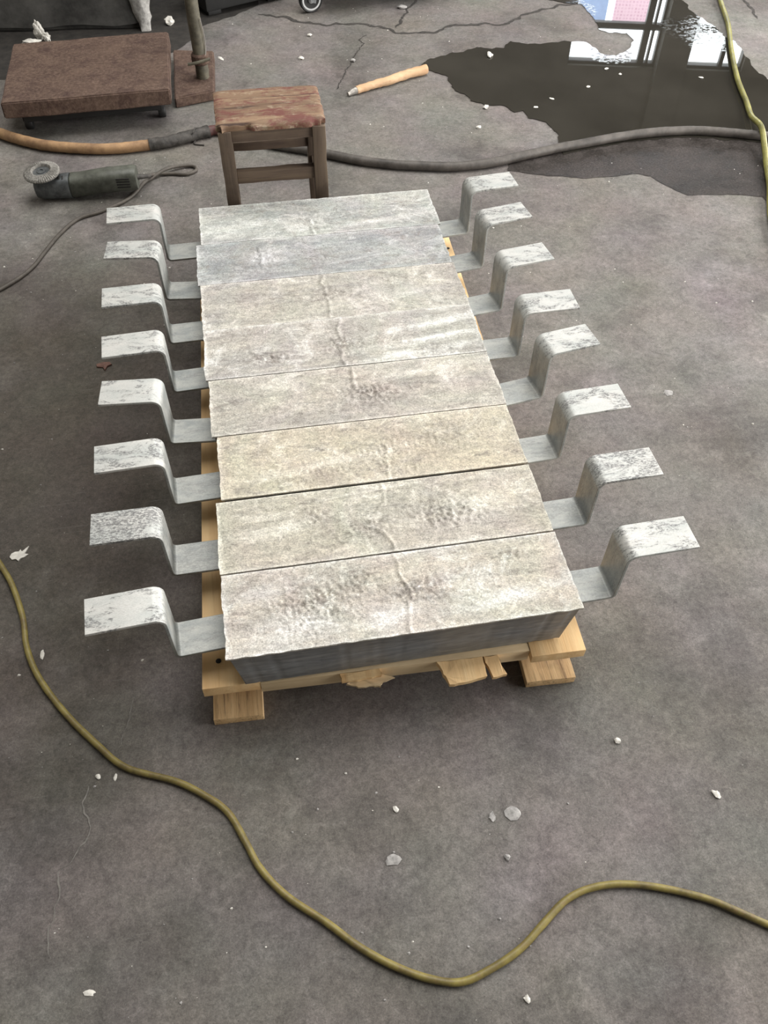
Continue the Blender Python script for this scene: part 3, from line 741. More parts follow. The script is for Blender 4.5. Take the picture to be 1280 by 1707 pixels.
for k in range(1, 9):
    xl, xr = BX[k - 1]
    ya = -(k - 1) * WP - (GAP[k - 2] / 2 if k > 1 else 0); yb = -k * WP + (GAP[k - 1] / 2 if k < 8 else 0)
    t = thing('cast_metal_block', LABELS[k], 'metal block', ((xl + xr) / 2, (ya + yb) / 2, DT), 'cast metal blocks lined up on the pallet')
    nx, ny = 230, 62
    vs_, fs, idx = [], [], []
    for j in range(ny + 1):
        for i in range(nx + 1):
            fx, fy = i / nx, j / ny
            x = xl + (xr - xl) * fx; y = ya + (yb - ya) * fy
            # ragged flash along the rim
            if i == 0: x += noise.noise(Vector((0, y * 60, k))) * .0022 + noise.noise(Vector((3, y * 12, k))) * .003
            if i == nx: x += noise.noise(Vector((9, y * 60, k))) * .0022 + noise.noise(Vector((7, y * 12, k))) * .003
            if j == ny and k == 8: y += noise.noise(Vector((x * 50, 0, k))) * .0016
            if j == 0 and k == 1: y += noise.noise(Vector((x * 50, 4, k))) * .0016
            ed = min(fx * (xr - xl), (1 - fx) * (xr - xl), fy * (ya - yb), (1 - fy) * (ya - yb))
            h = height(k, x, y) * min(1, .35 + ed / .008)
            if ed < .004: h += .0007 * (1 + noise.noise(Vector((x * 40, y * 40, k))))
            vs_.append((x, y, TOP + h))
    G = lambda i, j: j * (nx + 1) + i
    for j in range(ny):
        for i in range(nx):
            fs.append((G(i, j), G(i, j + 1), G(i + 1, j + 1), G(i + 1, j))); idx.append(0)
    ring = [G(i, 0) for i in range(nx)] + [G(nx, j) for j in range(ny)] + [G(i, ny) for i in range(nx, 0, -1)] + [G(0, j) for j in range(ny, 0, -1)]
    cx, cy = (xl + xr) / 2, (ya + yb) / 2
    hx, hy = (xr - xl) / 2, (ya - yb) / 2
    def lower(inx, iny, z):
        b = len(vs_)
        for r in ring:
            x, y, _ = vs_[r]
            vs_.append((cx + max(-1, min(1, (x - cx) / hx)) * (hx - inx), cy + max(-1, min(1, (y - cy) / hy)) * (hy - iny), z))
        return list(range(b, b + len(ring)))
    prev = ring
    for (inx, iny, z, m) in ((.0008, .0002, TOP - .0035, 0), (.0055, .0022, TOP - .0045, 1), (.013, .008, TOP - .06, 1), (.019, .0125, DT + .004, 1), (.024, .016, DT + .0004, 1)):
        cur = lower(inx, iny, z); n = len(ring)
        for i in range(n):
            fs.append((prev[i], prev[(i + 1) % n], cur[(i + 1) % n], cur[i])); idx.append(m)
        prev = cur
    fs.append(tuple(prev)); idx.append(1)
    o = meshobj('casting', vs_, fs, [TOPM[k - 1], M['side']], t, idx=idx, autosmooth=60)
    dr, bl = [], []
    for n_, (x, y, z) in enumerate(vs_):
        d = b_ = 0.0
        if n_ < (nx + 1) * (ny + 1):
            for (cx_, cy_, rx_, ry_, am) in LUMP[k]:
                d += min(1, am * .75) * math.exp(-((x - cx_) / (rx_ * .9)) ** 2 - ((y - cy_) / (ry_ * .9)) ** 2)
            for (cx_, cy_, rx_, ry_, am) in BLOOM.get(k, ()):
                b_ += am * math.exp(-((x - cx_) / rx_) ** 2 - ((y - cy_ - .12 * (x - cx_)) / ry_) ** 2)
            e_ = min(x - xl, xr - x, ya - y, y - yb)
            b_ += .75 * math.exp(-max(0, e_) / .004)
        dr.append(min(1, d)); bl.append(min(1, b_))
    for nm_, val in (('dross', dr), ('bloom', bl)):
        a_ = o.data.attributes.new(nm_, 'FLOAT', 'POINT'); a_.data.foreach_set('value', val)
    fix_normals(o)
    for s, sg in ((0, -1), (1, 1)):
        wv = WEAR[k][s]
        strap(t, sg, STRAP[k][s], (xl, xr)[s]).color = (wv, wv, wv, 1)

# ------------------------------------------------------------------ stool
st = thing('wooden_stool', 'small worn wooden stool with flaking red paint behind the blocks', 'stool', (-0.09, 0.147, 0))
sx0, sx1, sy0, sy1, SZ = -0.2245, 0.046, 0.042, 0.246, 0.408
def seat_mesh():
    nx, ny = 44, 34
    vs_, fs = [], []
    def edge(u, v):
        x = sx0 + (sx1 - sx0) * u; y = sy0 + (sy1 - sy0) * v
        x += (noise.noise(Vector((u * 3, v * 9, 2))) * .004) * abs(2 * u - 1) ** 6
        y += (noise.noise(Vector((u * 9, v * 3, 7))) * .005) * abs(2 * v - 1) ** 6
        # rounded corners
        cu, cv = abs(2 * u - 1), abs(2 * v - 1)
        if cu > .9 and cv > .9:
            k = (cu - .9) * (cv - .9) * 100
            x -= math.copysign(.010 * k, u - .5); y -= math.copysign(.010 * k, v - .5)
        # split-off splinter at the front left, chip at the front right
        if v < .05 and .05 < u < .30: y += .007 * (1 - v / .05)
        if v < .12 and u > .88: y += .006 * (1 - v / .12)
        return x, y
    def zz(x, y, u, v):
        z = SZ + noise.noise(Vector((x * 8, y * 40, 1))) * .0016 + noise.noise(Vector((x * 30, y * 120, 1))) * .0008
        crack = math.exp(-((v - .42 - .03 * math.sin(u * 9)) / .012) ** 2) + .8 * math.exp(-((v - .78 - .03 * math.sin(u * 7 + 1)) / .014) ** 2) * (1 if u > .2 else .3)
        e = min(u, 1 - u) * (sx1 - sx0); f = min(v, 1 - v) * (sy1 - sy0)
        return z - .003 * crack - .004 * math.exp(-e / .004) - .009 * math.exp(-f / .008)
    for j in range(ny + 1):
        for i in range(nx + 1):
            x, y = edge(i / nx, j / ny); vs_.append((x, y, zz(x, y, i / nx, j / ny)))
    G = lambda i, j: j * (nx + 1) + i
    for j in range(ny):
        for i in range(nx): fs.append((G(i, j), G(i + 1, j), G(i + 1, j + 1), G(i, j + 1)))
    ring = [G(i, 0) for i in range(nx)] + [G(nx, j) for j in range(ny)] + [G(i, ny) for i in range(nx, 0, -1)] + [G(0, j) for j in range(ny, 0, -1)]
    b = len(vs_)
    for r in ring:
        x, y, z = vs_[r]; vs_.append((x, y, SZ - .018))
    n = len(ring)
    for i in range(n): fs.append((ring[i], b + i, b + (i + 1) % n, ring[(i + 1) % n]))
    fs.append(tuple(reversed(range(b, b + n))))
    return fix_normals(meshobj('seat', vs_, fs, M['seat'], st, autosmooth=55))
seat_mesh()
LW = .033
for (x, y, s) in ((-0.2065, 0.060, 1), (0.0285, 0.060, 2), (-0.2065, 0.228, 3), (0.0285, 0.228, 4)):
    box('leg', (x, y, (SZ - .0182) / 2), (LW, LW, SZ - .0182), M['leg'], st, bevel=.002, jitter=.0022, seed=s, cuts=[(2, 8)])
xm, xw = (-0.2065 + 0.0285) / 2, 0.235 - LW
box('apron', (xm, 0.060, 0.3748), (xw, .020, .029), M['rail'], st, bevel=.0015, jitter=.0015, seed=5, cuts=[(0, 5)])
box('apron', (xm, 0.228, 0.3748), (xw, .020, .029), M['rail'], st, bevel=.0015, jitter=.0015, seed=6, cuts=[(0, 5)])
for x in (-0.2065, 0.0285):
    box('apron', (x, 0.144, 0.3748), (.020, .170 - LW, .029), M['rail_y'], st, bevel=.0015, jitter=.0015, seed=7, cuts=[(1, 5)])
    box('stretcher', (x, 0.144, 0.215), (.018, .168 - LW, .024), M['rail_y'], st, bevel=.0015, jitter=.0015, seed=8, cuts=[(1, 5)])
box('stretcher', (xm, 0.060, 0.266), (xw, .022, .032), M['rail'], st, bevel=.002, jitter=.002, seed=9, cuts=[(0, 5)])
box('stretcher', (xm, 0.228, 0.262), (xw, .018, .024), M['rail'], st, bevel=.0015, jitter=.0015, seed=10, cuts=[(0, 5)])

# ------------------------------------------------------------------ angle grinder
gr = thing('angle_grinder', 'dusty angle grinder lying with its disc up beside the stool', 'grinder', (-0.64, 0.50, 0))
DC = Vector((-0.772, 0.507, 0.084)); TAIL = Vector((-0.497, 0.492, 0.046))
ax = Vector((TAIL.x - DC.x, TAIL.y - DC.y, 0)).normalized(); ay = Vector((-ax.y, ax.x, 0))
def sweep(name, secs, mat, parent, seg=24, sq=3.0):
    """superellipse sections along the tool axis: (distance, half width, half height, centre z)"""
    vs_, fs = [], []
    for (d, w, h, z) in secs:
        c = Vector((DC.x, DC.y, 0)) + ax * d
        for k in range(seg):
            a = 2 * math.pi * k / seg
            ca, sa = math.cos(a), math.sin(a)
            r = (abs(ca) ** sq + abs(sa) ** sq) ** (-1 / sq)
            vs_.append(c + ay * (w * r * ca) + Vector((0, 0, z + h * r * sa)))
    n = len(secs)
    for i in range(n - 1):
        for k in range(seg):
            fs.append((i * seg + k, i * seg + (k + 1) % seg, (i + 1) * seg + (k + 1) % seg, (i + 1) * seg + k))
    fs.append(tuple(range(seg))); fs.append(tuple(reversed(range((n - 1) * seg, n * seg))))
    return fix_normals(meshobj(name, vs_, fs, mat, parent, autosmooth=38))
body = sweep('motor_housing', [(.075, .031, .030, .037), (.080, .034, .033, .038), (.10, .033, .032, .039), (.16, .033, .033, .046), (.20, .034, .0345, .049), (.205, .033, .0335, .049), (.270, .0335, .034, .052), (.277, .031, .031, .052)], M['grinder'], gr)
head = sweep('gear_case', [(-.034, .014, .018, .034), (-.030, .022, .026, .034), (-.012, .029, .032, .0345), (.02, .031, .033, .035), (.045, .032, .033, .0355), (.066, .034, .034, .0365), (.075, .034, .034, .0365)], M['alu'], gr)
for i in range(4):
    a = Matrix.Translation(Vector((DC.x, DC.y, 0)) + ax * .238 - ay * .0325 + Vector((0, 0, .040 + i * .0085))) @ Matrix.Rotation(math.atan2(ax.y, ax.x), 4, 'Z')
    c = a.translation
    box('vent_slot', c, (.040, .004, .0038), M['dark'], body, rz=math.atan2(ax.y, ax.x), bevel=.0008)
for d, s in ((.048, .012), (.058, .016)):
    c = Vector((DC.x, DC.y, 0)) + ax * d - ay * .012 + Vector((0, 0, .069))
    box('worn_mark', c, (.006, s, .0016), M['dark'], head, rz=math.atan2(ax.y, ax.x) + .1, rx=.25, bevel=.0004)
lathe('spindle', [(.012, .060), (.012, .080), (.009, .082), (.009, .0825)], M['steel'], gr, 16, Matrix.Translation((DC.x, DC.y, 0)))
def flap_disc():
    seg = 96
    tilt = Matrix.Translation(DC) @ Matrix.Rotation(math.radians(4), 4, 'X') @ Matrix.Rotation(math.radians(-3), 4, 'Y')
    prof = [(.016, -.004), (.0525, -.005), (.0535, -.001), (.050, .004), (.030, .0085), (.0275, .006), (.025, .001), (.016, .0005)]
    vs_, fs = [], []
    for q, (r, h) in enumerate(prof):
        for k in range(seg):
            a = 2 * math.pi * k / seg
            bumpy = (.0012 if k % 2 else -.0008) if q in (2, 3, 4) else 0
            rr = r + (.0008 if k % 2 and q in (1, 2) else 0)
            vs_.append(tilt @ Vector((rr * math.cos(a), rr * math.sin(a), h + bumpy)))
    n = len(prof)
    for i in range(n):
        i2 = (i + 1) % n
        for k in range(seg):
            fs.append((i * seg + k, i * seg + (k + 1) % seg, i2 * seg + (k + 1) % seg, i2 * seg + k))
    o = fix_normals(meshobj('flap_disc', vs_, fs, M['abrasive'], gr, autosmooth=20))
    lathe('hub_plate', [(.0262, .0), (.024, .0022), (.014, .0024), (.0135, .0048), (.006, .0054), (.0055, .003), (.001, .003)], M['alu'], o, 28, tilt)
    return o
flap_disc()
tube('power_cord', [(-0.505, 0.494, .052), (-0.478, 0.515, .040), (-0.452, 0.575, .012), (-0.401, 0.582, .006), (-0.354, 0.571, .006), (-0.321, 0.592, .006), (-0.333, 0.62, .006), (-0.381, 0.616, .010), (-0.420, 0.592, .015), (-0.465, 0.560, .006), (-0.485, 0.54, .0055), (-0.53, 0.455, .0055), (-0.609, 0.395, .0055), (-0.678, 0.362, .0055), (-0.725, 0.291, .0055), (-0.761, 0.205, .0055), (-0.788, 0.136, .0055), (-0.824, 0.084, .0055), (-0.867, 0.042, .0055), (-0.938, -0.019, .0055)], .0052, M['cord'], gr, seg=8)
tube('cord_sleeve', [(-0.503, 0.494, .052), (-0.482, 0.510, .043), (-0.463, 0.545, .024)], .0078, M['tape'], gr, seg=10, rfun=lambda t: 1.1 - .35 * t)

# ------------------------------------------------------------------ rusty platform scale
sc_ = thing('platform_scale', 'rusty iron platform scale with a pole, beside the concrete plinth', 'scale', (-0.6, 1.1, 0))
def slab(name, corners, z0, z1, mat, parent, bev=.004, seed=1, dent=.003):
    bm = bmesh.new()
    vv = [bm.verts.new((x, y, z)) for z in (z0, z1) for x, y in corners]
    for f in ((0, 3, 2, 1), (4, 5, 6, 7), (0, 1, 5, 4), (1, 2, 6, 5), (2, 3, 7, 6), (3, 0, 4, 7)): bm.faces.new([vv[i] for i in f])
    bmesh.ops.subdivide_edges(bm, edges=[e for e in bm.edges if abs(e.verts[0].co.z - e.verts[1].co.z) < .001], cuts=14, use_grid_fill=True)
    bmesh.ops.bevel(bm, geom=[e for e in bm.edges if len(e.link_faces) == 2 and e.calc_face_angle(0) > .8], offset=bev, segments=3, affect='EDGES')
    for v in bm.verts: v.co += noise.noise_vector(v.co * 9 + Vector((seed, 0, 0))) * dent
    bmesh.ops.recalc_face_normals(bm, faces=bm.faces)
    me = bpy.data.meshes.new(name); bm.to_mesh(me); bm.free(); me.materials.append(mat)
    me.polygons.foreach_set('use_smooth', [True] * len(me.polygons)); me.set_sharp_from_angle(angle=math.radians(40))
    return link(bpy.data.objects.new(name, me), parent)
slab('platform', [(-0.918, 0.872), (-0.380, 0.895), (-0.379, 1.362), (-0.923, 1.333)], .078, .130, M['rust'], sc_, seed=2)
slab('under_frame', [(-0.88, 0.93), (-0.415, 0.95), (-0.415, 1.33), (-0.88, 1.31)], .036, .080, M['black'], sc_, seed=3)
for x, y in ((-0.868, 0.965), (-0.424, 0.985), (-0.424, 1.30), (-0.868, 1.29)):
    lathe('foot', [(.019, -.012), (.021, -.009), (.021, .009), (.019, .012)], M['black'], sc_, 18, Matrix.Translation((x, y, .0205)) @ Matrix.Rotation(math.pi / 2, 4, 'Y'))
slab('pole_base', [(-0.378, 1.035), (-0.238, 1.075), (-0.226, 1.400), (-0.376, 1.430)], .002, .038, M['rust'], sc_, seed=5, dent=.003)
PX, PY = -0.273, 1.185
pole = tube('pole', [(PX, PY, .036), (PX, PY, .12), (PX - .004, PY, .5), (PX - .006, PY, .95)], .023, M['pole'], sc_, seg=16, n=6, rough=.002)
lathe('collar', [(.026, .0), (.031, .006), (.031, .03), (.026, .036)], M['rust'], sc_, 18, Matrix.Translation((PX, PY, .085)))
tube('clamp_bolt', [(PX - .045, PY - .030, .096), (PX - .01, PY - .034, .102), (PX + .035, PY - .030, .110)], .0055, M['pole'], sc_, seg=8)
tube('binding_wire', [(PX + .018, PY - .02, .105), (PX + .026, PY - .012, .16), (PX + .02, PY - .02, .24)], .0018, M['wire'], sc_, seg=6)

# ------------------------------------------------------------------ concrete plinth, dark machine, cart
pl = thing('concrete_plinth', 'stained concrete plinth behind the rusty platform scale', 'plinth', (-1.0, 2.0, 0))
slab('plinth_body', [(-1.45, 1.82), (-0.475, 1.735), (-0.47, 2.10), (-1.42, 2.3)], 0.0, .62, M['plinth'], pl, bev=.02, seed=8, dent=.012)
def plaster():
    seg, lev = 20, 16
    vs_, fs = [], []
    for j in range(lev + 1):
        z = .36 * j / lev
        rx_ = .022 + .05 * j / lev; ry_ = .018 + .03 * j / lev
        for k in range(seg):
            a = 2 * math.pi * k / seg
            p = Vector((-0.487 - .012 * j / lev + rx_ * math.cos(a), 1.735 + ry_ * math.sin(a), z))
            p += noise.noise_vector(p * 35) * .010 + noise.noise_vector(p * 90) * .005
            p.z = max(p.z, 0.0) if j else 0.0
            vs_.append(p)
    for j in range(lev):
        for k in range(seg): fs.append((j * seg + k, j * seg + (k + 1) % seg, (j + 1) * seg + (k + 1) % seg, (j + 1) * seg + k))
    fs.append(tuple(range(seg))); fs.append(tuple(range(lev * seg, (lev + 1) * seg)))
    return fix_normals(meshobj('plaster_lump', vs_, fs, M['plaster'], pl, autosmooth=60))
plaster()
mc = thing('machine_base', 'black machine standing in shadow between plinth and caster wheel', 'machine', (-0.1, 2.2, 0))
mdir = math.atan2(0.20, 0.44)
box('cabinet', (-0.115, 1.985, .355), (.37, .22, .67), M['black'], mc, rz=mdir, bevel=.01)
for (dx, dy) in ((-.14, -.06), (.14, -.06), (-.14, .06), (.14, .06)):
    q = Matrix.Rotation(mdir, 3, 'Z') @ Vector((dx, dy, 0))
    box('foot', (-0.115 + q.x, 1.985 + q.y, .011), (.06, .06, .022), M['black'], mc, rz=mdir, bevel=.004)

ct = thing('trolley', 'trolley with a small grey caster wheel beyond the floor crack', 'trolley', (0.35, 2.1, 0))
def caster(x, y, rz):
    m = Matrix.Translation((x, y, .05)) @ Matrix.Rotation(rz, 4, 'Z') @ Matrix.Rotation(math.pi / 2, 4, 'X')
    w = lathe('caster_wheel', [(.0405, -.011), (.046, -.013), (.050, -.009), (.050, .009), (.046, .013), (.0405, .011)], M['black'], ct, 32, m)
    lathe('wheel_web', [(.007, -.006), (.034, -.006), (.034, .006), (.007, .006)], M['tape'], w, 32, m)
    rim_ = [(.033, -.006), (.034, -.0125), (.0405, -.0125), (.0415, -.006), (.0415, .006), (.0405, .0125), (.034, .0125), (.033, .006)]
    lathe('wheel_rim', rim_, M['wheelgrey'], w, 32, m)
    lathe('hub', [(.006, -.014), (.013, -.014), (.014, -.006), (.014, .006), (.013, .014), (.006, .014)], M['wheelgrey'], w, 20, m)
    lathe('axle', [(.008, -.022), (.008, .022)], M['steel'], w, 12, m)
    R = Matrix.Rotation(rz, 3, 'Z')
    for s in (-1, 1):
        q = R @ Vector((.012, s * .0185, 0))
        box('fork_plate', (x + q.x, y + q.y, .083), (.030, .003, .088), M['steel'], ct, rz=rz, ry=.25, bevel=.0008)
    q = R @ Vector((.024, 0, 0))
    box('swivel_plate', (x + q.x, y + q.y, .130), (.07, .06, .008), M['steel'], ct, rz=rz, bevel=.001)
    return w
for (x, y) in ((0.192, 1.815), (0.74, 1.90), (0.10, 2.42), (0.64, 2.52)): caster(x, y, .25)
box('deck', (0.50, 2.17, .151), (.60, .74, .034), M['black'], ct, rz=.15, bevel=.004)

# ------------------------------------------------------------------ hose, cables, stick
hs = thing('rubber_hose', 'long rubber hose, orange then black, lying across the floor behind the stool', 'hose', (0.2, 0.6, 0))
def zp(pts, z): return [(x, y, z) for x, y in pts]
tube('orange_section', zp([(-1.09, 1.024), (-0.959, 0.911), (-0.896, 0.861), (-0.795, 0.801), (-0.658, 0.76), (-0.562, 0.749), (-0.459, 0.757)], .0172), .0168, M['orange'], hs, seg=14, n=10, rough=.0012)
tube('tape_wrap', zp([(-0.468, 0.755), (-0.416, 0.763), (-0.367, 0.779), (-0.317, 0.801), (-0.27, 0.818)], .0185), .0182, M['tape'], hs, seg=14, n=12, rough=.003)
tube('red_section', zp([(-0.278, 0.816), (-0.256, 0.824), (-0.230, 0.822)], .017), .0162, M['oxblood'], hs, seg=14, n=6)
tube('wire_tie', [(-0.325, 0.780, .03), (-0.319, 0.783, .037), (-0.312, 0.806, .037), (-0.318, 0.790, .006), (-0.322, 0.768, .003), (-0.29, 0.755, .003)], .0022, M['tape'], hs, seg=6)
tube('black_section', [(-0.236, 0.828, .0148), (-0.168, 0.784, .0148), (-0.073, 0.708, .0148), (0.059, 0.64, .0148), (0.133, 0.597, .0148)] + zp([(0.206, 0.555), (0.298, 0.517), (0.392, 0.492), (0.506, 0.47), (0.628, 0.478), (0.757, 0.509), (0.868, 0.535), (0.979, 0.555), (1.114, 0.579), (1.247, 0.588), (1.373, 0.578), (1.488, 0.543), (1.618, 0.494), (1.742, 0.438), (1.95, 0.33)], .0148), .0146, M['rubber'], hs, seg=14, n=9, rough=.0008)

CABLE = [(-0.823, -0.801), (-0.763, -0.906), (-0.733, -0.963), (-0.704, -1.046), (-0.69, -1.116), (-0.662, -1.185), (-0.609, -1.266), (-0.553, -1.333), (-0.5, -1.386), (-0.419, -1.423), (-0.37, -1.456), (-0.331, -1.493), (-0.305, -1.547), (-0.284, -1.593), (-0.246, -1.641), (-0.194, -1.685), (-0.145, -1.731), (-0.096, -1.766), (-0.047, -1.791), (-0.003, -1.802), (0.045, -1.792), (0.097, -1.772), (0.144, -1.742), (0.185, -1.718), (0.228, -1.708), (0.282, -1.711), (0.345, -1.729), (0.405, -1.755), (0.444, -1.78), (0.481, -1.805), (0.527, -1.833), (0.62, -1.90)]
tag(tube('electric_cable', zp([(-0.95, -0.62)] + CABLE, .0062), .0058, M['yellow'], seg=10, n=7, rough=.0004), 'thin dirty yellow cable snaking across the floor in front of the pallet', 'cable')
YEL2 = [(2.13, 2.2, .0115), (2.038, 1.925, .0115), (1.943, 1.66, .0115), (1.868, 1.415, .0115), (1.781, 1.195, .0125), (1.69, 0.943, .0135), (1.640, 0.758, .0135), (1.603, 0.640, .018), (1.573, 0.52, .041), (1.545, 0.42, .022), (1.512, 0.332, .0125), (1.463, 0.209, .0125), (1.388, 0.047, .0115), (1.329, -0.134, .0115), (1.34, -.3, .0115)]
tag(tube('electric_cable', YEL2, .0095, M['yellow2'], seg=12, n=8, rough=.0006), 'thick yellow-green cable crossing the puddle and the black hose', 'cable')

sk = thing('wooden_stick', 'short peeled orange-brown stick lying near the tip of the puddle', 'stick', (0.39, 1.10, 0))
tube('shaft', [(0.268, 1.050, .014), (0.33, 1.078, .0155), (0.40, 1.104, .017), (0.47, 1.140, .018), (0.552, 1.172, .018)], .0165, M['bark'], sk, seg=12, n=7, rough=.003, rfun=lambda t: .78 + .25 * t)
tube('frayed_end', [(0.235, 1.034, .009), (0.255, 1.044, .012), (0.274, 1.053, .014)], .012, M['wire'], sk, seg=9, n=4, rough=.004, rfun=lambda t: .6 + .45 * t)

# ------------------------------------------------------------------ scraps and crumbs
def chip(name, label, cat, x, y, size, mat, seed, flat=0.35, elong=1.0, group=None):
    r = random.Random(seed)
    bm = bmesh.new()
    bmesh.ops.create_icosphere(bm, subdivisions=2, radius=.5)
    off = Vector((r.uniform(0, 99), r.uniform(0, 99), r.uniform(0, 99)))
    rz = r.uniform(0, 6.28)
    for v in bm.verts:
        v.co *= 1 + 0.55 * noise.noise(v.co * 2.6 + off)
        v.co = Vector((v.co.x * size * elong, v.co.y * size, v.co.z * size * flat))
    bmesh.ops.rotate(bm, cent=(0, 0, 0), matrix=Matrix.Rotation(rz, 3, 'Z'), verts=bm.verts)
    zm = min(v.co.z for v in bm.verts)
    for v in bm.verts: v.co += Vector((x, y, -zm - .0004))
    me = bpy.data.meshes.new(name); bm.to_mesh(me); bm.free(); me.materials.append(mat)
    o = link(bpy.data.objects.new(name, me))
    return tag(o, label, cat, group)

def splat(name, outline, x, y, s, mat, th, seed):
    r = random.Random(seed); n = len(outline)
    vs_ = [(x, y, th * 1.5)] + [(x + a * s, y + b * s, th + r.uniform(-.0006, .001)) for a, b in outline] + [(x + a * s * 1.02, y + b * s * 1.02, .0003) for a, b in outline]
    fs = [(0, 1 + i, 1 + (i + 1) % n) for i in range(n)] + [(1 + i, 1 + n + i, 1 + n + (i + 1) % n, 1 + (i + 1) % n) for i in range(n)] + [tuple(reversed(range(1 + n, 1 + 2 * n)))]
    return fix_normals(meshobj(name, vs_, fs, mat))
o = splat('metal_splash', [(-.5, -.1), (-.35, -.32), (-.15, -.30), (0, -.45), (.10, -.30), (.30, -.22), (.5, -.05), (.30, 0), (.40, .28), (.48, .52), (.36, .32), (.22, .14), (.12, .20), (.05, .34), (-.02, .20), (-.25, .22), (-.42, .10)], -0.728, -0.885, .037, M['white'], .0025, 3)
tag(o, 'white splash of dried metal with spikes, near the left end of the cable', 'scrap')

ws = thing('crumpled_scrap', 'crumpled white scrap of three lobes behind the rusty platform', 'scrap', (-0.895, 1.70, 0))
for (dx, dy, sx_, sy_, sz_, z, sd) in ((0.0, .02, .018, .012, .034, .034, 1), (-.03, -.02, .034, .016, .010, .010, 2), (.028, -.005, .014, .014, .018, .018, 3)):
    bm = bmesh.new(); bmesh.ops.create_icosphere(bm, subdivisions=3, radius=1)
    for v in bm.verts:
        v.co *= 1 + .45 * noise.noise(v.co * 2.2 + Vector((sd * 9, 0, 0)))
        v.co = Vector((-0.895 + dx + v.co.x * sx_, 1.675 + dy + v.co.y * sy_, max(.0005, z + v.co.z * sz_)))
    me = bpy.data.meshes.new('lobe'); bm.to_mesh(me); bm.free(); me.materials.append(M['white'])
    link(bpy.data.objects.new('lobe', me), ws)
o = splat('dry_leaf', [(-.5, .2), (-.1, .35), (.4, .3), (.55, .05), (.25, -.1), (.1, -.5), (-.05, -.15), (-.45, -.05)], -0.578, -0.318, .036, M['leaf'], .004, 5)
tag(o, 'small dry brown leaf on the floor below a left strap tip', 'leaf')
CH = [('paper_scrap', 'small white folded scrap between plinth and pole', 'scrap', -0.392, 1.77, .040, 'white', .7, 1.2),
      ('grey_flake', 'larger pale grey flake lying on the bare floor in front of the pallet', 'flake', 0.139, -1.57, .021, 'greychip', .15, 1.3),
      ('grey_flake', 'smaller grey flake just left of the larger pale flake', 'flake', 0.102, -1.571, .012, 'greychip', .25, 1.3),
      ('grey_flake', 'pointed grey flake near the dip of the yellow cable', 'flake', -0.073, -1.613, .016, 'greychip', .2, 1.6),
      ('white_pebble', 'bright white pebble in front of the right pallet foot', 'pebble', 0.355, -1.478, .011, 'white', .6, 1.0),
      ('white_pebble', 'white curled chip on the bare floor at far right front', 'pebble', 0.489, -1.598, .012, 'white', .4, 1.3),
      ('white_pebble', 'white chip on the floor left of the grey flakes', 'pebble', -0.054, -1.532, .009, 'white', .5, 1.4),
      ('white_pebble', 'grey-white pebble above the hump of the yellow cable', 'pebble', 0.11, -1.639, .009, 'greychip', .5, 1.2),
      ('white_pebble', 'white pebble below the hump of the yellow cable', 'pebble', 0.087, -1.839, .009, 'white', .5, 1.2),
      ('white_sliver', 'white curved sliver touching the cable at the left', 'sliver', -0.662, -1.133, .008, 'white', .3, 2.4),
      ('white_sliver', 'white sliver below the bend of the cable at the left', 'sliver', -0.519, -1.398, .006, 'white', .3, 2.2),
      ('white_sliver', 'curled white bit left of the sliver below the cable', 'sliver', -0.548, -1.392, .008, 'white', .5, 1.2),
      ('white_sliver', 'thin white sliver at the lower left of the floor', 'sliver', -0.548, -1.723, .008, 'white', .25, 2.2),
      ('pale_flake', 'pale flake on the floor right of the straps', 'flake', 0.789, -0.636, .021, 'greychip', .1, 1.0),
      ('paper_scrap', 'rolled pinkish scrap lying above the floor crack', 'scrap', 0.576, 1.797, .022, 'greychip', .6, 2.0),
      ('paper_scrap', 'pale folded scrap floating in the puddle near its tip', 'scrap', 0.827, 1.287, .022, 'white', .5, 1.8),
      ('white_pebble', 'white pebble on the dry edge below the puddle', 'pebble', 0.708, 0.872, .018, 'white', .6, 1.3),
      ('white_pebble', 'white crumb between the puddle and the black hose', 'pebble', 0.649, 0.738, .014, 'white', .5, 1.3),
      ('white_pebble', 'pebble lying on the thin crack above the stool', 'pebble', 0.295, 1.318, .017, 'greychip', .6, 1.4),
      ('white_pebble', 'white pebble between the stool and the caster wheel', 'pebble', 0.158, 1.577, .016, 'white', .6, 1.2),
      ('white_pebble', 'white chip halfway between the pole and the thin crack', 'pebble', 0.102, 1.373, .019, 'white', .4, 1.5),
      ('white_sliver', 'white sliver on the floor right of the scale pole', 'sliver', -0.203, 1.419, .014, 'white', .3, 2.6)]
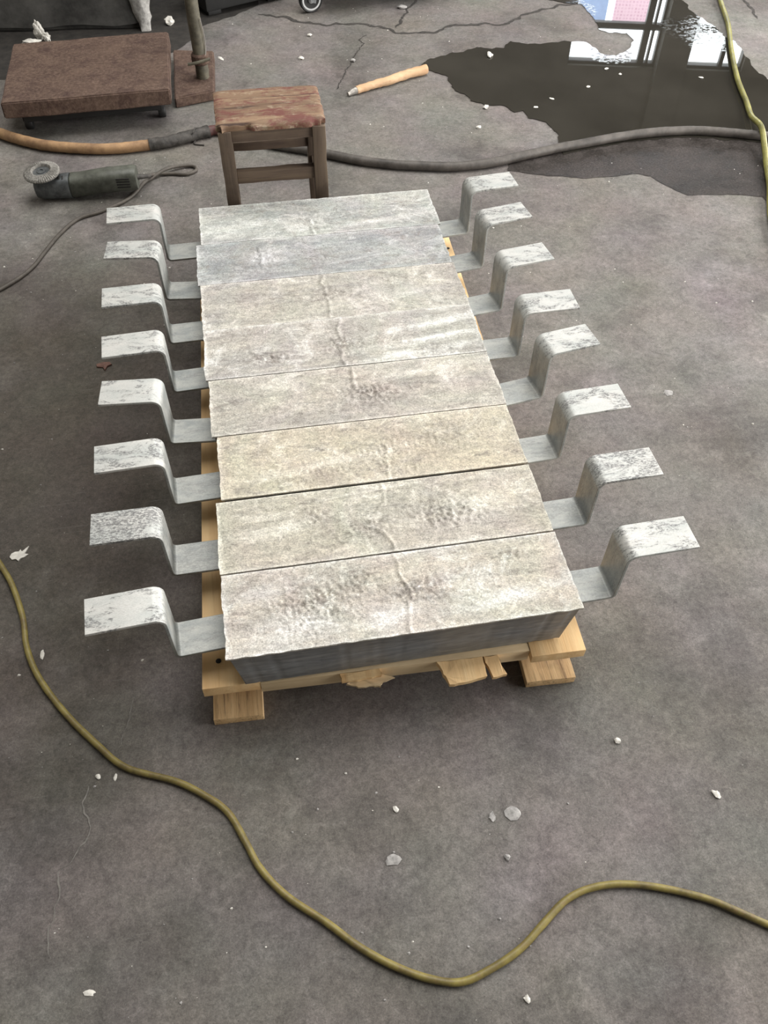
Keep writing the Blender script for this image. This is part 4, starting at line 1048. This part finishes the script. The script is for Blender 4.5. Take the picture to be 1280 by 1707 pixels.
for i, (nm, lb, ca, x, y, s, m, fl, el) in enumerate(CH): chip(nm, lb, ca, x, y, s, M[m], 40 + i, fl, el)

FLOAT = [(1.239, 1.108), (1.275, 1.056), (1.122, 0.974), (0.96, 0.902), (1.568, 0.982), (0.885, 0.849)]
FLABEL = ['white speck floating in the puddle closest to the mirrored window pane', 'white speck floating in the puddle just right of the one under the mirrored pane',
          'white speck floating mid-puddle, halfway from the mirrored window to the hose', 'white speck floating in the left half of the puddle, upper of two',
          'white speck floating in the puddle beside the thick yellow-green cable', 'white speck floating near the dry rim of the puddle, lower of two']
for i, (x, y) in enumerate(FLOAT):
    chip('white_speck', FLABEL[i], 'speck', x, y, .012, M['white'], 90 + i, .3, 1.5, 'white specks floating on the puddle').location.z = .0024

def crumbs(name, n, mat, smin, smax, seed, region):
    r = random.Random(seed); vs_, fs = [], []
    while n > 0:
        x = r.uniform(region[0], region[1]); y = r.uniform(region[2], region[3])
        if -0.37 < x < 0.37 and -1.37 < y < 0.0: continue
        if x < -0.2 and y > .7: continue
        s = smin + (smax - smin) * r.random() ** 3
        b = len(vs_); k = 5; a0 = r.uniform(0, 6)
        for q in range(k):
            a = a0 + 2 * math.pi * q / k; rr = s * r.uniform(.3, .6)
            vs_.append((x + math.cos(a) * rr * 1.3, y + math.sin(a) * rr, .0001))
        for q in range(k):
            a = a0 + 2 * math.pi * q / k; rr = s * r.uniform(.15, .4)
            vs_.append((x + math.cos(a) * rr * 1.3, y + math.sin(a) * rr, s * r.uniform(.15, .5)))
        fs.append(tuple(range(b + k, b + 2 * k)))
        for q in range(k): fs.append((b + q, b + (q + 1) % k, b + k + (q + 1) % k, b + k + q))
        n -= 1
    o = meshobj(name, vs_, fs, mat)
    return o
tag(crumbs('floor_crumbs', 420, M['white'], .0015, .006, 5, (-1.0, 1.5, -1.95, 1.9)), 'fine white crumbs strewn over the whole floor', 'crumbs', kind='stuff')
tag(crumbs('floor_grit', 700, M['greychip'], .0012, .005, 6, (-1.0, 1.5, -1.95, 1.9)), 'fine grey grit strewn over the whole floor', 'grit', kind='stuff')
